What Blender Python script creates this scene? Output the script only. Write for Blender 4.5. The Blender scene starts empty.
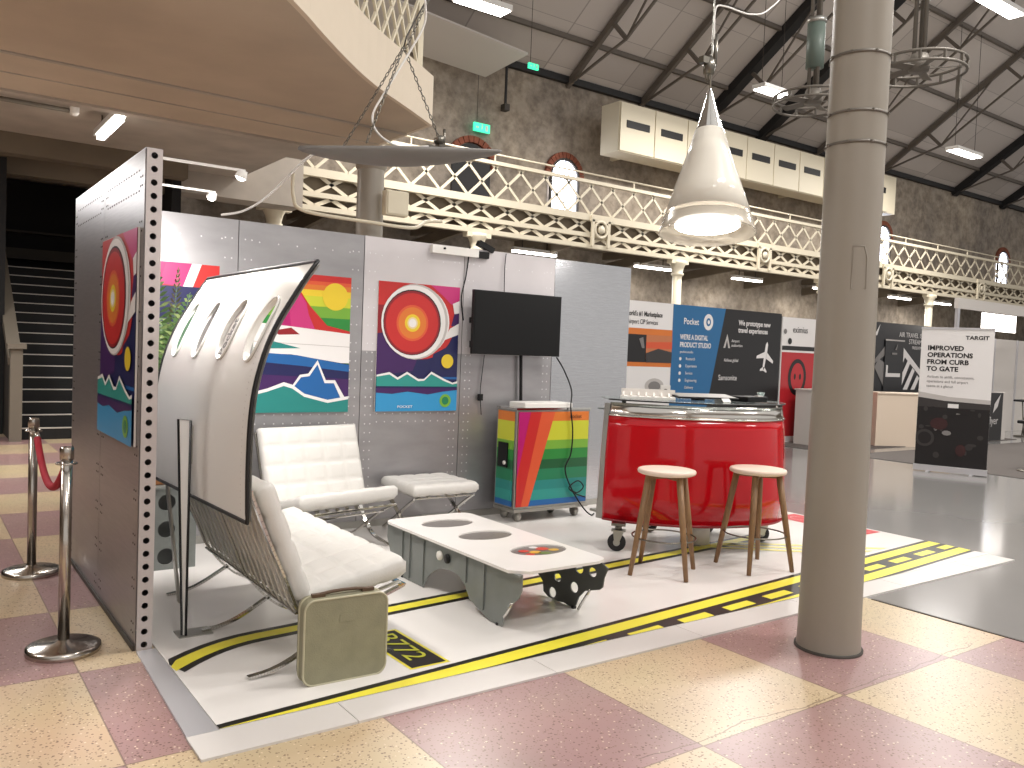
import bpy, bmesh, math, random
from mathutils import Vector, Matrix
random.seed(7)
PI = math.pi
COL = bpy.context.scene.collection

# ---------------------------------------------------------------- colours and materials
def lin(c):
    out = []
    for v in c[:3]:
        v = v / 255.0
        out.append(v / 12.92 if v <= 0.04045 else ((v + 0.055) / 1.055) ** 2.4)
    return (out[0], out[1], out[2], 1.0)

def mat(name, rgb, rough=0.5, metal=0.0, emit=0.0, noise=0.0, nscale=8.0, bump=0.0, bscale=60.0,
        coat=0.0, alpha=1.0, trans=0.0, spec=0.5, rgb2=None, stretch=None):
    m = bpy.data.materials.new(name); m.use_nodes = True
    nt = m.node_tree; b = nt.nodes['Principled BSDF']
    b.inputs['Base Color'].default_value = lin(rgb)
    b.inputs['Roughness'].default_value = rough
    b.inputs['Metallic'].default_value = metal
    b.inputs['Specular IOR Level'].default_value = spec
    b.inputs['Coat Weight'].default_value = coat
    b.inputs['Coat Roughness'].default_value = 0.05
    b.inputs['Alpha'].default_value = alpha
    b.inputs['Transmission Weight'].default_value = trans
    if emit:
        b.inputs['Emission Color'].default_value = lin(rgb)
        b.inputs['Emission Strength'].default_value = emit
    if noise or bump:
        tc = nt.nodes.new('ShaderNodeNewGeometry')
        src = tc.outputs['Position']
        if stretch:
            mp = nt.nodes.new('ShaderNodeMapping'); mp.inputs['Scale'].default_value = stretch
            nt.links.new(src, mp.inputs['Vector']); src = mp.outputs['Vector']
    if noise:
        n = nt.nodes.new('ShaderNodeTexNoise'); n.inputs['Scale'].default_value = nscale; n.inputs['Detail'].default_value = 6
        nt.links.new(src, n.inputs['Vector'])
        r = nt.nodes.new('ShaderNodeValToRGB')
        a = lin(rgb); c2 = lin(rgb2) if rgb2 else tuple(v * (1 - noise) for v in a[:3]) + (1,)
        r.color_ramp.elements[0].position = 0.35; r.color_ramp.elements[1].position = 0.65
        r.color_ramp.elements[0].color = c2; r.color_ramp.elements[1].color = a
        nt.links.new(n.outputs['Fac'], r.inputs['Fac']); nt.links.new(r.outputs['Color'], b.inputs['Base Color'])
    if bump:
        n2 = nt.nodes.new('ShaderNodeTexNoise'); n2.inputs['Scale'].default_value = bscale; n2.inputs['Detail'].default_value = 3
        nt.links.new(src, n2.inputs['Vector'])
        bp = nt.nodes.new('ShaderNodeBump'); bp.inputs['Strength'].default_value = bump; bp.inputs['Distance'].default_value = 0.01
        nt.links.new(n2.outputs['Fac'], bp.inputs['Height']); nt.links.new(bp.outputs['Normal'], b.inputs['Normal'])
    return m

M = {}
def defm(k, *a, **kw): M[k] = mat(k, *a, **kw)
defm('white_leather', (208, 205, 200), rough=0.42, bump=0.12, bscale=90)
defm('chrome', (205, 203, 198), rough=0.12, metal=1.0)
defm('dark_chrome', (120, 116, 108), rough=0.28, metal=1.0)
defm('strap_leather', (196, 192, 180), rough=0.5)
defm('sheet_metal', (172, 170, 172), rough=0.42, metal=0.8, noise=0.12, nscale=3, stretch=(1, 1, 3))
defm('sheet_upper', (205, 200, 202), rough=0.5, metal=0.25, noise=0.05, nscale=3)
defm('brushed_metal', (190, 191, 194), rough=0.24, metal=0.95, bump=0.05, bscale=12, noise=0.1, nscale=30, stretch=(0.3, 0.3, 8))
defm('divider_metal', (158, 152, 152), rough=0.36, metal=0.72, noise=0.12, nscale=20, stretch=(0.3, 0.3, 6))
defm('rivet', (222, 220, 222), rough=0.35, metal=0.5)
defm('strip_paint', (192, 184, 182), rough=0.5)
defm('dark_inside', (28, 26, 26), rough=0.9)
defm('cowl_white', (236, 234, 229), rough=0.22, coat=0.35)
defm('black_trim', (16, 15, 16), rough=0.45)
defm('alu', (205, 204, 208), rough=0.35, metal=0.55)
defm('border_white', (206, 201, 197), rough=0.35)
defm('floor_vinyl', (232, 228, 224), rough=0.22, noise=0.03, nscale=2)
defm('sticker_black', (22, 21, 18), rough=0.4)
defm('sticker_yellow', (232, 220, 66), rough=0.4)
defm('pale_yellow', (234, 226, 130), rough=0.4)
defm('sticker_red', (190, 40, 48), rough=0.4)
defm('suitcase', (139, 135, 110), rough=0.6, noise=0.12, nscale=14, bump=0.2, bscale=160)
defm('suitcase_trim', (178, 172, 146), rough=0.5)
defm('brown', (88, 66, 48), rough=0.6)
defm('aero_grey', (130, 134, 131), rough=0.42, metal=0.35, noise=0.12, nscale=7)
defm('aero_dark', (92, 94, 92), rough=0.5, metal=0.3)
defm('table_white', (230, 226, 222), rough=0.28, noise=0.03, nscale=5)
defm('oval_glass', (118, 112, 108), rough=0.3, noise=0.15, nscale=28)
defm('fruit_red', (196, 60, 44), rough=0.3)
defm('fruit_yellow', (214, 168, 60), rough=0.3)
defm('fruit_green', (96, 120, 60), rough=0.3)
defm('red_gloss', (178, 8, 22), rough=0.10, coat=0.0, spec=0.45, bump=0.05, bscale=3)
defm('steel_band', (200, 196, 190), rough=0.16, metal=1.0, bump=0.35, bscale=5)
defm('glass', (215, 232, 230), rough=0.03, trans=0.85, alpha=0.55)
defm('stool_seat', (228, 206, 190), rough=0.5, noise=0.06, nscale=12)
defm('wood', (138, 104, 70), rough=0.5, noise=0.25, nscale=14, stretch=(6, 6, 0.7))
defm('pot_wood', (142, 92, 50), rough=0.6, noise=0.2, nscale=20)
defm('tv_black', (9, 9, 10), rough=0.5, spec=0.25)
defm('plastic_black', (17, 17, 18), rough=0.5, spec=0.3)
defm('plastic_white', (228, 225, 220), rough=0.4)
defm('rubber', (24, 23, 24), rough=0.7)
defm('galv', (170, 168, 162), rough=0.35, metal=0.9)
defm('stanchion', (182, 176, 168), rough=0.22, metal=1.0)
defm('rope_red', (170, 22, 44), rough=0.8, bump=0.5, bscale=120)
defm('column_paint', (150, 143, 132), rough=0.42, noise=0.05, nscale=2)
defm('cream_paint', (222, 212, 188), rough=0.5)
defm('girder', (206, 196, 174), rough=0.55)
defm('soffit', (196, 180, 160), rough=0.85, noise=0.12, nscale=1.2)
defm('fascia', (222, 208, 188), rough=0.7, noise=0.03, nscale=3)
defm('under_soffit', (186, 176, 164), rough=0.85, noise=0.2, nscale=1.5)
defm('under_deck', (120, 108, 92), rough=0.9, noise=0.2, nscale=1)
defm('dark_steel', (62, 56, 50), rough=0.6)
defm('truss_steel', (104, 96, 88), rough=0.6)
defm('black_steel', (30, 29, 30), rough=0.6)
defm('lamp_emit', (255, 250, 242), emit=14)
defm('lamp_soft', (255, 248, 240), emit=5)
defm('window_glow', (232, 238, 255), emit=9)
defm('exit_green', (60, 220, 165), emit=1.6)
defm('cone_white', (226, 220, 208), rough=0.2, coat=0.3)
defm('cone_skirt', (206, 198, 184), rough=0.15, alpha=0.55)
defm('wing_grey', (112, 108, 104), rough=0.5)
defm('wing_dark', (84, 80, 74), rough=0.5)
defm('pipe_green', (92, 104, 96), rough=0.5)
defm('pipe_grey', (110, 104, 96), rough=0.5, metal=0.3)
defm('leaf', (66, 92, 48), rough=0.5)
defm('leaf_light', (118, 134, 82), rough=0.5)
defm('brick', (138, 78, 58), rough=0.85, noise=0.2, nscale=6)
defm('shade_wall', (20, 19, 20), rough=0.9)  # near-black colour stands in for the shade of the unlit alcove
defm('shade_stair', (5, 5, 6), rough=0.7)  # steps coloured almost black to imitate missing light
defm('nosing', (196, 190, 182), rough=0.4)
defm('balus', (112, 104, 92), rough=0.7)
defm('balus_dark', (60, 56, 50), rough=0.8)
defm('board_white', (214, 208, 202), rough=0.5)
defm('plinth_cream', (226, 208, 188), rough=0.5)
defm('carpet_grey', (96, 90, 86), rough=0.95, noise=0.1, nscale=40)
for nm, c in dict(red=(206, 38, 36), dred=(150, 24, 34), orange=(228, 120, 40), orange2=(228, 86, 46), yellow=(238, 204, 40), lime=(206, 210, 44),
                  lgreen=(120, 178, 52), green=(40, 140, 56), dgreen=(22, 92, 50), tgreen=(28, 128, 84), teal=(30, 134, 128), teal2=(40, 150, 140),
                  blue=(24, 96, 168), lblue=(44, 148, 206), navy=(26, 28, 84), purple=(64, 26, 92), magenta=(190, 20, 110), pink=(206, 46, 120),
                  white=(236, 232, 230), cream=(238, 214, 160), black=(24, 22, 24), grey=(130, 126, 124), lgrey=(192, 186, 182), dkgrey=(56, 52, 52),
                  sign_blue=(28, 104, 160), sign_red=(196, 34, 42), sunset=(206, 120, 72), sign_dark=(30, 30, 34), txt_grey=(130, 124, 124), brownred=(122, 34, 30), wine=(58, 26, 28)).items():
    gy = sum(c) / 3; defm('ink_' + nm, tuple(v * .86 + gy * .09 for v in c), rough=0.35)

# ---------------------------------------------------------------- mesh builder (world coordinates, several materials)
class MB:
    def __init__(s): s.v = []; s.f = []; s.mi = []; s.cur = 0; s.smooth = []
    def use(s, i): s.cur = i; return s
    def add(s, vs, fs, smooth=False):
        o = len(s.v); s.v += [Vector(v) for v in vs]
        for f in fs: s.f.append([o + i for i in f]); s.mi.append(s.cur); s.smooth.append(smooth)
        return s
    def obox(s, c, ax, ay, az):              # centre and three half-axes
        c = Vector(c); ax, ay, az = Vector(ax), Vector(ay), Vector(az)
        vs = [c + i * ax + j * ay + k * az for k in (-1, 1) for j in (-1, 1) for i in (-1, 1)]
        fs = [(0, 2, 3, 1), (4, 5, 7, 6), (0, 1, 5, 4), (2, 6, 7, 3), (0, 4, 6, 2), (1, 3, 7, 5)]
        if ax.cross(ay).dot(az) < 0: fs = [tuple(reversed(f)) for f in fs]
        return s.add(vs, fs)
    def box(s, x0, x1, y0, y1, z0, z1):
        return s.obox(((x0 + x1) / 2, (y0 + y1) / 2, (z0 + z1) / 2), ((x1 - x0) / 2, 0, 0), (0, (y1 - y0) / 2, 0), (0, 0, (z1 - z0) / 2))
    def bar(s, p, q, w, h=None, up=(0, 0, 1)):
        p, q = Vector(p), Vector(q); d = (q - p); L = d.length; d.normalize(); h = h or w
        up = Vector(up)
        if abs(d.dot(up)) > 0.98: up = Vector((1, 0, 0))
        r = d.cross(up).normalized(); u = r.cross(d).normalized()
        return s.obox((p + q) / 2, r * w / 2, d * L / 2, u * h / 2)
    def tube(s, pts, r, n=10, caps=True, closed=False):
        pts = [Vector(p) for p in pts]; m = len(pts)
        rs = r if isinstance(r, (list, tuple)) else [r] * m
        vs = []; prev = None
        for i, p in enumerate(pts):
            a = pts[(i - 1) % m] if (closed or i > 0) else p
            b = pts[(i + 1) % m] if (closed or i < m - 1) else p
            d = (b - a).normalized()
            if prev is None:
                ref = Vector((0, 0, 1)) if abs(d.z) < 0.9 else Vector((1, 0, 0))
                u = (ref - d * ref.dot(d)).normalized()
            else:
                u = (prev - d * prev.dot(d))
                u = u.normalized() if u.length > 1e-6 else d.orthogonal().normalized()
            prev = u; w = d.cross(u)
            for k in range(n):
                t = 2 * PI * k / n; vs.append(p + (u * math.cos(t) + w * math.sin(t)) * rs[i])
        fs = []
        for i in range(m if closed else m - 1):
            j = (i + 1) % m
            for k in range(n): fs.append((i * n + k, i * n + (k + 1) % n, j * n + (k + 1) % n, j * n + k))
        if caps and not closed:
            fs.append(tuple(reversed(range(n)))); fs.append(tuple((m - 1) * n + k for k in range(n)))
        return s.add(vs, fs, True)
    def cyl(s, c, r, z0, z1, n=24, r2=None):
        return s.tube([(c[0], c[1], z0), (c[0], c[1], z1)], [r, r if r2 is None else r2], n)
    def lathe(s, c, prof, n=32, axis=None, flat=False):         # prof: (r, h) along the axis
        c = Vector(c); ax = Vector(axis or (0, 0, 1)).normalized(); u = ax.orthogonal().normalized(); w = ax.cross(u)
        vs = []; m = len(prof)
        for r, h in prof:
            for k in range(n):
                t = 2 * PI * k / n; vs.append(c + ax * h + (u * math.cos(t) + w * math.sin(t)) * max(r, 1e-5))
        fs = []
        for i in range(m - 1):
            for k in range(n): fs.append((i * n + k, i * n + (k + 1) % n, (i + 1) * n + (k + 1) % n, (i + 1) * n + k))
        return s.add(vs, fs, not flat)
    def poly(s, pts): return s.add(pts, [tuple(range(len(pts)))])
    def prism(s, pts, ext):                    # flat outline extruded by a vector
        n = len(pts); e = Vector(ext); a = [Vector(p) for p in pts]
        return s.add(a + [p + e for p in a], [tuple(reversed(range(n))), tuple(range(n, 2 * n))] + [(i, (i + 1) % n, n + (i + 1) % n, n + i) for i in range(n)])
    def build(s, name, mats, parent=None, bevel=0.0, seg=2, solid=0.0, fix=False):
        me = bpy.data.meshes.new(name)
        inv = Matrix.Identity(4)
        if parent is not None: inv = WM[parent.name].inverted()
        me.from_pydata([inv @ v for v in s.v], [], s.f)
        if not isinstance(mats, (list, tuple)): mats = [mats]
        for m in mats: me.materials.append(M[m] if isinstance(m, str) else m)
        for p, mi, sm in zip(me.polygons, s.mi, s.smooth): p.material_index = mi; p.use_smooth = sm
        if fix:
            bm = bmesh.new(); bm.from_mesh(me); bmesh.ops.remove_doubles(bm, verts=bm.verts, dist=1e-5)
            bmesh.ops.recalc_face_normals(bm, faces=bm.faces); bm.to_mesh(me); bm.free()
        me.update()
        o = bpy.data.objects.new(name, me); COL.objects.link(o)
        if parent is not None: o.parent = parent
        WM[o.name] = (WM[parent.name] if parent is not None else Matrix.Identity(4)).copy()
        if solid:
            md = o.modifiers.new('thickness', 'SOLIDIFY'); md.thickness = solid; md.offset = 0
        if bevel:
            md = o.modifiers.new('bevel', 'BEVEL'); md.width = bevel; md.segments = seg; md.limit_method = 'ANGLE'; md.angle_limit = math.radians(40)
        return o
WM = {}
def tag(o, label=None, cat=None, group=None, kind=None):
    if label: o['label'] = label
    if cat: o['category'] = cat
    if group: o['group'] = group
    if kind: o['kind'] = kind
    return o
def thing(name, label, cat, loc=(0, 0, 0), rz=0.0, group=None):
    o = bpy.data.objects.new(name, None); COL.objects.link(o); o.empty_display_size = 0.1
    o.location = loc; o.rotation_euler = (0, 0, rz)
    WM[o.name] = Matrix.Translation(loc) @ Matrix.Rotation(rz, 4, 'Z')
    return tag(o, label, cat, group)
def kids(o): return [c for c in list(bpy.data.objects) if c.parent == o]
def copy_tree(o, parent=None):
    ch = kids(o)
    c = o.copy(); COL.objects.link(c)
    if parent is not None: c.parent = parent
    for k in ch: copy_tree(k, c)
    return c
def struct(mb, name, mats, **kw):
    o = mb.build(name, mats, **kw); o['kind'] = 'structure'; return o
def lerp(a, b, t): return a + (b - a) * t
def V(*a): return Vector(a)
def text(body, size, org, right, up, m, parent, name='lettering', align='LEFT', lift=0.002, sx=1.0, bold=0.0):
    cu = bpy.data.curves.new('text_curve', 'FONT'); cu.body = body; cu.size = size; cu.align_x = align; cu.extrude = 0.0006; cu.offset = bold
    cu.resolution_u = 3
    t = bpy.data.objects.new('text_tmp', cu); COL.objects.link(t)
    bpy.context.view_layer.update()
    me = bpy.data.meshes.new_from_object(t.evaluated_get(bpy.context.evaluated_depsgraph_get()))
    bpy.data.objects.remove(t); bpy.data.curves.remove(cu)
    r = Vector(right).normalized(); u = Vector(up).normalized(); n = r.cross(u)
    mx = Matrix(((r.x, u.x, n.x, 0), (r.y, u.y, n.y, 0), (r.z, u.z, n.z, 0), (0, 0, 0, 1)))
    mx = Matrix.Translation(Vector(org) + n * lift) @ mx @ Matrix.Diagonal((sx, 1, 1, 1))
    if parent is not None: mx = WM[parent.name].inverted() @ mx
    me.transform(mx); me.materials.clear(); me.materials.append(M[m]); me.name = name
    o = bpy.data.objects.new(name, me); COL.objects.link(o)
    if parent is not None: o.parent = parent
    WM[o.name] = WM[parent.name].copy() if parent is not None else Matrix.Identity(4)
    return o
def circ(u, v, r, n=32, ry=None, a0=0, a1=2 * PI):
    ry = r if ry is None else ry
    return [(u + r * math.cos(a0 + (a1 - a0) * k / n), v + ry * math.sin(a0 + (a1 - a0) * k / n)) for k in range(n)]
def rc(u0, v0, u1, v1): return [(u0, v0), (u1, v0), (u1, v1), (u0, v1)]
def clip(poly, W, H):
    def cut(p, f, g):
        out = []
        for i in range(len(p)):
            a, b = p[i], p[(i + 1) % len(p)]
            fa, fb = f(a), f(b)
            if fa >= 0: out.append(a)
            if (fa >= 0) != (fb >= 0):
                t = fa / (fa - fb); out.append((lerp(a[0], b[0], t), lerp(a[1], b[1], t)))
        return out
    for f in (lambda p: p[0], lambda p: W - p[0], lambda p: p[1], lambda p: H - p[1]):
        if poly: poly = cut(poly, f, None)
    return poly
def art(polys, org, right, up, W, H, parent, name='printed_picture', step=0.0005):
    org = Vector(org); r = Vector(right).normalized(); u = Vector(up).normalized(); n = r.cross(u)
    mb = MB(); keys = []
    for i, (k, p) in enumerate(polys):
        p = clip(p, W, H)
        if len(p) < 3: continue
        k = 'ink_' + k
        if k not in keys: keys.append(k)
        mb.use(keys.index(k)).poly([org + r * a + u * b + n * step * (i + 1) for a, b in p])
    return mb.build(name, keys, parent)
def ringplate(mb, u0, u1, v0, v1, hole, fn, smooth=False, rings=1):     # cell with a hole; hole = outline list in (u, v)
    n = len(hole); cu = (u0 + u1) / 2; cv = (v0 + v1) / 2
    outer = []
    for a, b in hole:
        dx, dy = a - cu, b - cv
        t = min(((u1 - u0) / 2) / abs(dx) if abs(dx) > 1e-9 else 1e9, ((v1 - v0) / 2) / abs(dy) if abs(dy) > 1e-9 else 1e9)
        outer.append([cu + dx * t, cv + dy * t])
    for cx, cy in ((u0, v0), (u1, v0), (u1, v1), (u0, v1)):              # snap one outline point onto each corner
        j = min(range(n), key=lambda i: (outer[i][0] - cx) ** 2 + (outer[i][1] - cy) ** 2); outer[j] = [cx, cy]
    vs = []; fs = []
    for k in range(rings + 1):
        t = k / rings
        for i in range(n): vs.append(fn(lerp(outer[i][0], hole[i][0], t), lerp(outer[i][1], hole[i][1], t)))
    for k in range(rings):
        for i in range(n): fs.append((k * n + i, k * n + (i + 1) % n, (k + 1) * n + (i + 1) % n, (k + 1) * n + i))
    mb.add(vs, fs, smooth)

def plate(parent, name, m, outline, holes, fn, th):
    # outline and holes in (a, b); fn maps to world; th = thickness vector
    cu = bpy.data.curves.new('plate_curve', 'CURVE'); cu.dimensions = '2D'; cu.fill_mode = 'BOTH'
    for ring in [outline] + holes:
        sp = cu.splines.new('POLY'); sp.points.add(len(ring) - 1)
        for p_, (a, b) in zip(sp.points, ring): p_.co = (a, b, 0, 1)
        sp.use_cyclic_u = True
    t = bpy.data.objects.new('plate_tmp', cu); COL.objects.link(t); bpy.context.view_layer.update()
    me = bpy.data.meshes.new_from_object(t.evaluated_get(bpy.context.evaluated_depsgraph_get()))
    bpy.data.objects.remove(t); bpy.data.curves.remove(cu)
    bm = bmesh.new(); bm.from_mesh(me); bmesh.ops.remove_doubles(bm, verts=bm.verts, dist=1e-5); bm.verts.index_update()
    seen = set(); fs = []
    for f in bm.faces:
        key = tuple(sorted(v.index for v in f.verts))
        if key not in seen: seen.add(key); fs.append([v.index for v in f.verts])
    vs = [fn(v.co.x, v.co.y) for v in bm.verts]; bm.free(); bpy.data.meshes.remove(me)
    mb = MB(); n = len(vs); th = Vector(th)
    mb.add(vs, fs); mb.add([Vector(v) + th for v in vs], [tuple(reversed(f)) for f in fs])
    for ring in [outline] + holes:
        k = len(ring); w_ = [Vector(fn(a, b)) for a, b in ring]
        mb.add(w_ + [v + th for v in w_], [(i, (i + 1) % k, k + (i + 1) % k, k + i) for i in range(k)])
    return mb.build(name, m, parent, fix=True)

# ================================================================= CAMERA
cam_d = bpy.data.cameras.new('camera'); cam = bpy.data.objects.new('camera', cam_d); COL.objects.link(cam)
F = 842.04; cam_d.sensor_width = 36.0; cam_d.lens = F / 1024 * 36.0; cam_d.clip_end = 300
yaw, pitch, roll = map(math.radians, (35.8517, -2.2912, 2.2581))
fw = V(math.sin(yaw) * math.cos(pitch), math.cos(yaw) * math.cos(pitch), math.sin(pitch))
rr = V(math.cos(yaw), -math.sin(yaw), 0); uu = rr.cross(fw)
R_ = rr * math.cos(roll) + uu * math.sin(roll); U_ = -rr * math.sin(roll) + uu * math.cos(roll)
cam.matrix_world = Matrix(((R_.x, U_.x, -fw.x, 0), (R_.y, U_.y, -fw.y, 0), (R_.z, U_.z, -fw.z, 1.55), (0, 0, 0, 1)))
bpy.context.scene.camera = cam

# ================================================================= SETTING
def terrazzo():
    m = bpy.data.materials.new('terrazzo'); m.use_nodes = True; nt = m.node_tree; N = nt.nodes; L = nt.links; b = N['Principled BSDF']
    g = N.new('ShaderNodeNewGeometry'); sp = N.new('ShaderNodeSeparateXYZ'); L.new(g.outputs['Position'], sp.inputs[0])
    def mth(op, a, bb=None, c=None):
        n = N.new('ShaderNodeMath'); n.operation = op
        for i, x in enumerate((a, bb, c)):
            if x is None: continue
            if isinstance(x, (int, float)): n.inputs[i].default_value = x
            else: L.new(x, n.inputs[i])
        return n.outputs[0]
    u = mth('DIVIDE', mth('SUBTRACT', sp.outputs['X'], 0.66), 0.972); v = mth('SUBTRACT', sp.outputs['Y'], 2.2)
    s = mth('ADD', mth('FLOOR', u), mth('FLOOR', v)); odd = mth('FLOORED_MODULO', s, 2.0)
    mx = N.new('ShaderNodeMix'); mx.data_type = 'RGBA'; L.new(odd, mx.inputs[0])
    mx.inputs[6].default_value = lin((198, 176, 144)); mx.inputs[7].default_value = lin((162, 130, 127))
    big = N.new('ShaderNodeTexNoise'); big.inputs['Scale'].default_value = 1.6; L.new(g.outputs['Position'], big.inputs['Vector'])
    mb_ = N.new('ShaderNodeMix'); mb_.data_type = 'RGBA'; mb_.blend_type = 'MULTIPLY'; mb_.inputs[0].default_value = 0.18
    L.new(mx.outputs[2], mb_.inputs[6]); L.new(big.outputs['Color'], mb_.inputs[7])
    col = mb_.outputs[2]
    for sc, th, c in ((46, 0.24, (92, 62, 48)), (72, 0.26, (112, 84, 66)), (38, 0.16, (226, 208, 180))):
        vo = N.new('ShaderNodeTexVoronoi'); vo.inputs['Scale'].default_value = sc; L.new(g.outputs['Position'], vo.inputs['Vector'])
        sel = mth('MULTIPLY', mth('LESS_THAN', vo.outputs['Distance'], th), mth('GREATER_THAN', vo.outputs['Color'], 0.45))
        m2 = N.new('ShaderNodeMix'); m2.data_type = 'RGBA'; L.new(mth('MULTIPLY', sel, 0.75), m2.inputs[0]); L.new(col, m2.inputs[6]); m2.inputs[7].default_value = lin(c); col = m2.outputs[2]
    # joints and one long crack
    fu = mth('ABSOLUTE', mth('SUBTRACT', mth('FRACT', u), 0.5)); fv = mth('ABSOLUTE', mth('SUBTRACT', mth('FRACT', v), 0.5))
    j = mth('GREATER_THAN', mth('MAXIMUM', fu, fv), 0.4965)
    wn = N.new('ShaderNodeTexNoise'); wn.inputs['Scale'].default_value = 1.6; wn.inputs['Detail'].default_value = 6; L.new(g.outputs['Position'], wn.inputs['Vector'])
    cy = mth('ADD', 2.25, mth('MULTIPLY', mth('SUBTRACT', wn.outputs['Fac'], 0.5), 0.22))
    cr = mth('LESS_THAN', mth('ABSOLUTE', mth('SUBTRACT', sp.outputs['Y'], cy)), 0.0035)
    cr = mth('MULTIPLY', cr, mth('MULTIPLY', mth('GREATER_THAN', sp.outputs['X'], 2.3), mth('LESS_THAN', sp.outputs['X'], 4.9)))
    m3 = N.new('ShaderNodeMix'); m3.data_type = 'RGBA'; L.new(mth('MULTIPLY', mth('MAXIMUM', j, cr), 0.6), m3.inputs[0]); L.new(col, m3.inputs[6]); m3.inputs[7].default_value = lin((84, 62, 50))
    L.new(m3.outputs[2], b.inputs['Base Color']); b.inputs['Roughness'].default_value = 0.3
    return m
M['terrazzo'] = terrazzo()
defm('grey_floor', (142, 140, 138), rough=0.13, noise=0.06, nscale=0.7, spec=0.7)

def wall_stone():
    m = bpy.data.materials.new('old_stone'); m.use_nodes = True; nt = m.node_tree; N = nt.nodes; L = nt.links; b = N['Principled BSDF']
    g = N.new('ShaderNodeNewGeometry')
    def noise(sc, det):
        n = N.new('ShaderNodeTexNoise'); n.inputs['Scale'].default_value = sc; n.inputs['Detail'].default_value = det; n.inputs['Roughness'].default_value = 0.65
        L.new(g.outputs['Position'], n.inputs['Vector']); return n
    n1 = noise(0.35, 4); n2 = noise(3.4, 9)
    def ramp(n, c0, c1, p0=.35, p1=.65):
        r = N.new('ShaderNodeValToRGB'); e = r.color_ramp.elements; e[0].position = p0; e[0].color = lin(c0); e[1].position = p1; e[1].color = lin(c1); L.new(n.outputs['Fac'], r.inputs['Fac']); return r
    r1 = ramp(n1, (150, 142, 134), (190, 178, 162)); r2 = ramp(n2, (160, 151, 142), (246, 242, 236), .36, .62)
    mx = N.new('ShaderNodeMix'); mx.data_type = 'RGBA'; mx.blend_type = 'MULTIPLY'; mx.inputs[0].default_value = 0.7
    L.new(r1.outputs[0], mx.inputs[6]); L.new(r2.outputs[0], mx.inputs[7])
    L.new(mx.outputs[2], b.inputs['Base Color']); b.inputs['Roughness'].default_value = 0.95
    bp = N.new('ShaderNodeBump'); bp.inputs['Strength'].default_value = 0.6; bp.inputs['Distance'].default_value = 0.05
    L.new(n2.outputs['Fac'], bp.inputs['Height']); L.new(bp.outputs[0], b.inputs['Normal'])
    return m
M['old_stone'] = wall_stone()
def roof_mat():
    m = bpy.data.materials.new('roof_boards'); m.use_nodes = True; nt = m.node_tree; N = nt.nodes; L = nt.links; b = N['Principled BSDF']
    g = N.new('ShaderNodeNewGeometry'); mp = N.new('ShaderNodeMapping'); mp.inputs['Scale'].default_value = (0.35, 1, 0); L.new(g.outputs['Position'], mp.inputs[0])
    br = N.new('ShaderNodeTexBrick'); br.inputs['Scale'].default_value = 1.0; br.inputs['Mortar Size'].default_value = 0.008; br.offset = 0.0
    br.inputs['Color1'].default_value = lin((206, 197, 190)); br.inputs['Color2'].default_value = lin((186, 177, 170)); br.inputs['Mortar'].default_value = lin((160, 152, 146))
    br.inputs['Brick Width'].default_value = 1.0; br.inputs['Row Height'].default_value = 1.1
    L.new(mp.outputs[0], br.inputs['Vector']); L.new(br.outputs['Color'], b.inputs['Base Color']); b.inputs['Roughness'].default_value = 0.8
    return m
M['roof_boards'] = roof_mat()

mb = MB(); mb.box(-12, 5.2, -8, 20, -0.1, 0); struct(mb, 'floor', 'terrazzo')
mb = MB(); mb.box(5.2, 60, -8, 20, -0.1, 0.0); struct(mb, 'floor', 'grey_floor')
mb = MB(); mb.box(5.19, 5.212, -8, 3.04, 0.0, 0.004); struct(mb, 'trim_1', 'dark_steel')
mb = MB(); mb.box(-12, 60, 19, 19.5, 0, 9.4); struct(mb, 'wall_back', 'old_stone')
mb = MB(); mb.box(58, 58.4, -8, 19, 0, 12); struct(mb, 'wall_right', 'old_stone')
mb = MB(); mb.box(-12, -11.6, -8, 19, 0, 9); struct(mb, 'wall_left', 'old_stone')
RS = 0.678
def rz(y): return 9.35 + RS * (19 - y) if y >= 7 else 9.35 + RS * 12 - RS * (7 - y)
mb = MB()
for x0 in range(-12, 60, 6):
    mb.add([(x0, 19.4, rz(19.4)), (x0 + 6, 19.4, rz(19.4)), (x0 + 6, 7, rz(7)), (x0, 7, rz(7)), (x0 + 6, 5.5, rz(5.5)), (x0, 5.5, rz(5.5))], [(0, 1, 2, 3), (3, 2, 4, 5)])
    mb.add([(x0, -5, rz(-5)), (x0 + 6, -5, rz(-5)), (x0 + 6, -8, rz(-8)), (x0, -8, rz(-8))], [(0, 1, 2, 3)])  # stretch behind the ridge left open so world light fills the hall
struct(mb, 'ceiling', 'roof_boards', solid=0.08)

# roof trusses: rafter, struts, tie rods, all run down towards the stone wall
def make_truss(x, dark, label):
    t = thing('roof_truss', label, 'roof truss', (x, 19, rz(19) - 0.2), 0, 'roof trusses')
    o = 0.22
    r = MB(); r.bar((x, 19, rz(19) - o), (x, 7.2, rz(7.2) - o), 0.36 if dark else 0.12, 0.25 if dark else 0.18); r.build('rafter', 'black_steel' if dark else 'truss_steel', t)
    lo = lambda y: rz(y) - o - 0.95 * min(1, (19 - y) / 2.4)
    nodes = [16.6, 13.9, 11.2, 8.6]
    k = MB(); prev = (x, 19, rz(19) - o)
    for y in nodes: k.bar(prev, (x, y, lo(y)), 0.06); prev = (x, y, lo(y))
    k.build('tie_rod', 'truss_steel', t)
    for i, y in enumerate(nodes):
        s_ = MB(); s_.bar((x, y, lo(y)), (x, y + 0.55, rz(y + .55) - o), 0.1); s_.build('strut', 'truss_steel', t)
        s_ = MB(); s_.bar((x, y, lo(y)), (x, y - 1.9, rz(y - 1.9) - o), 0.045); s_.build('brace_rod', 'truss_steel', t)
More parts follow.
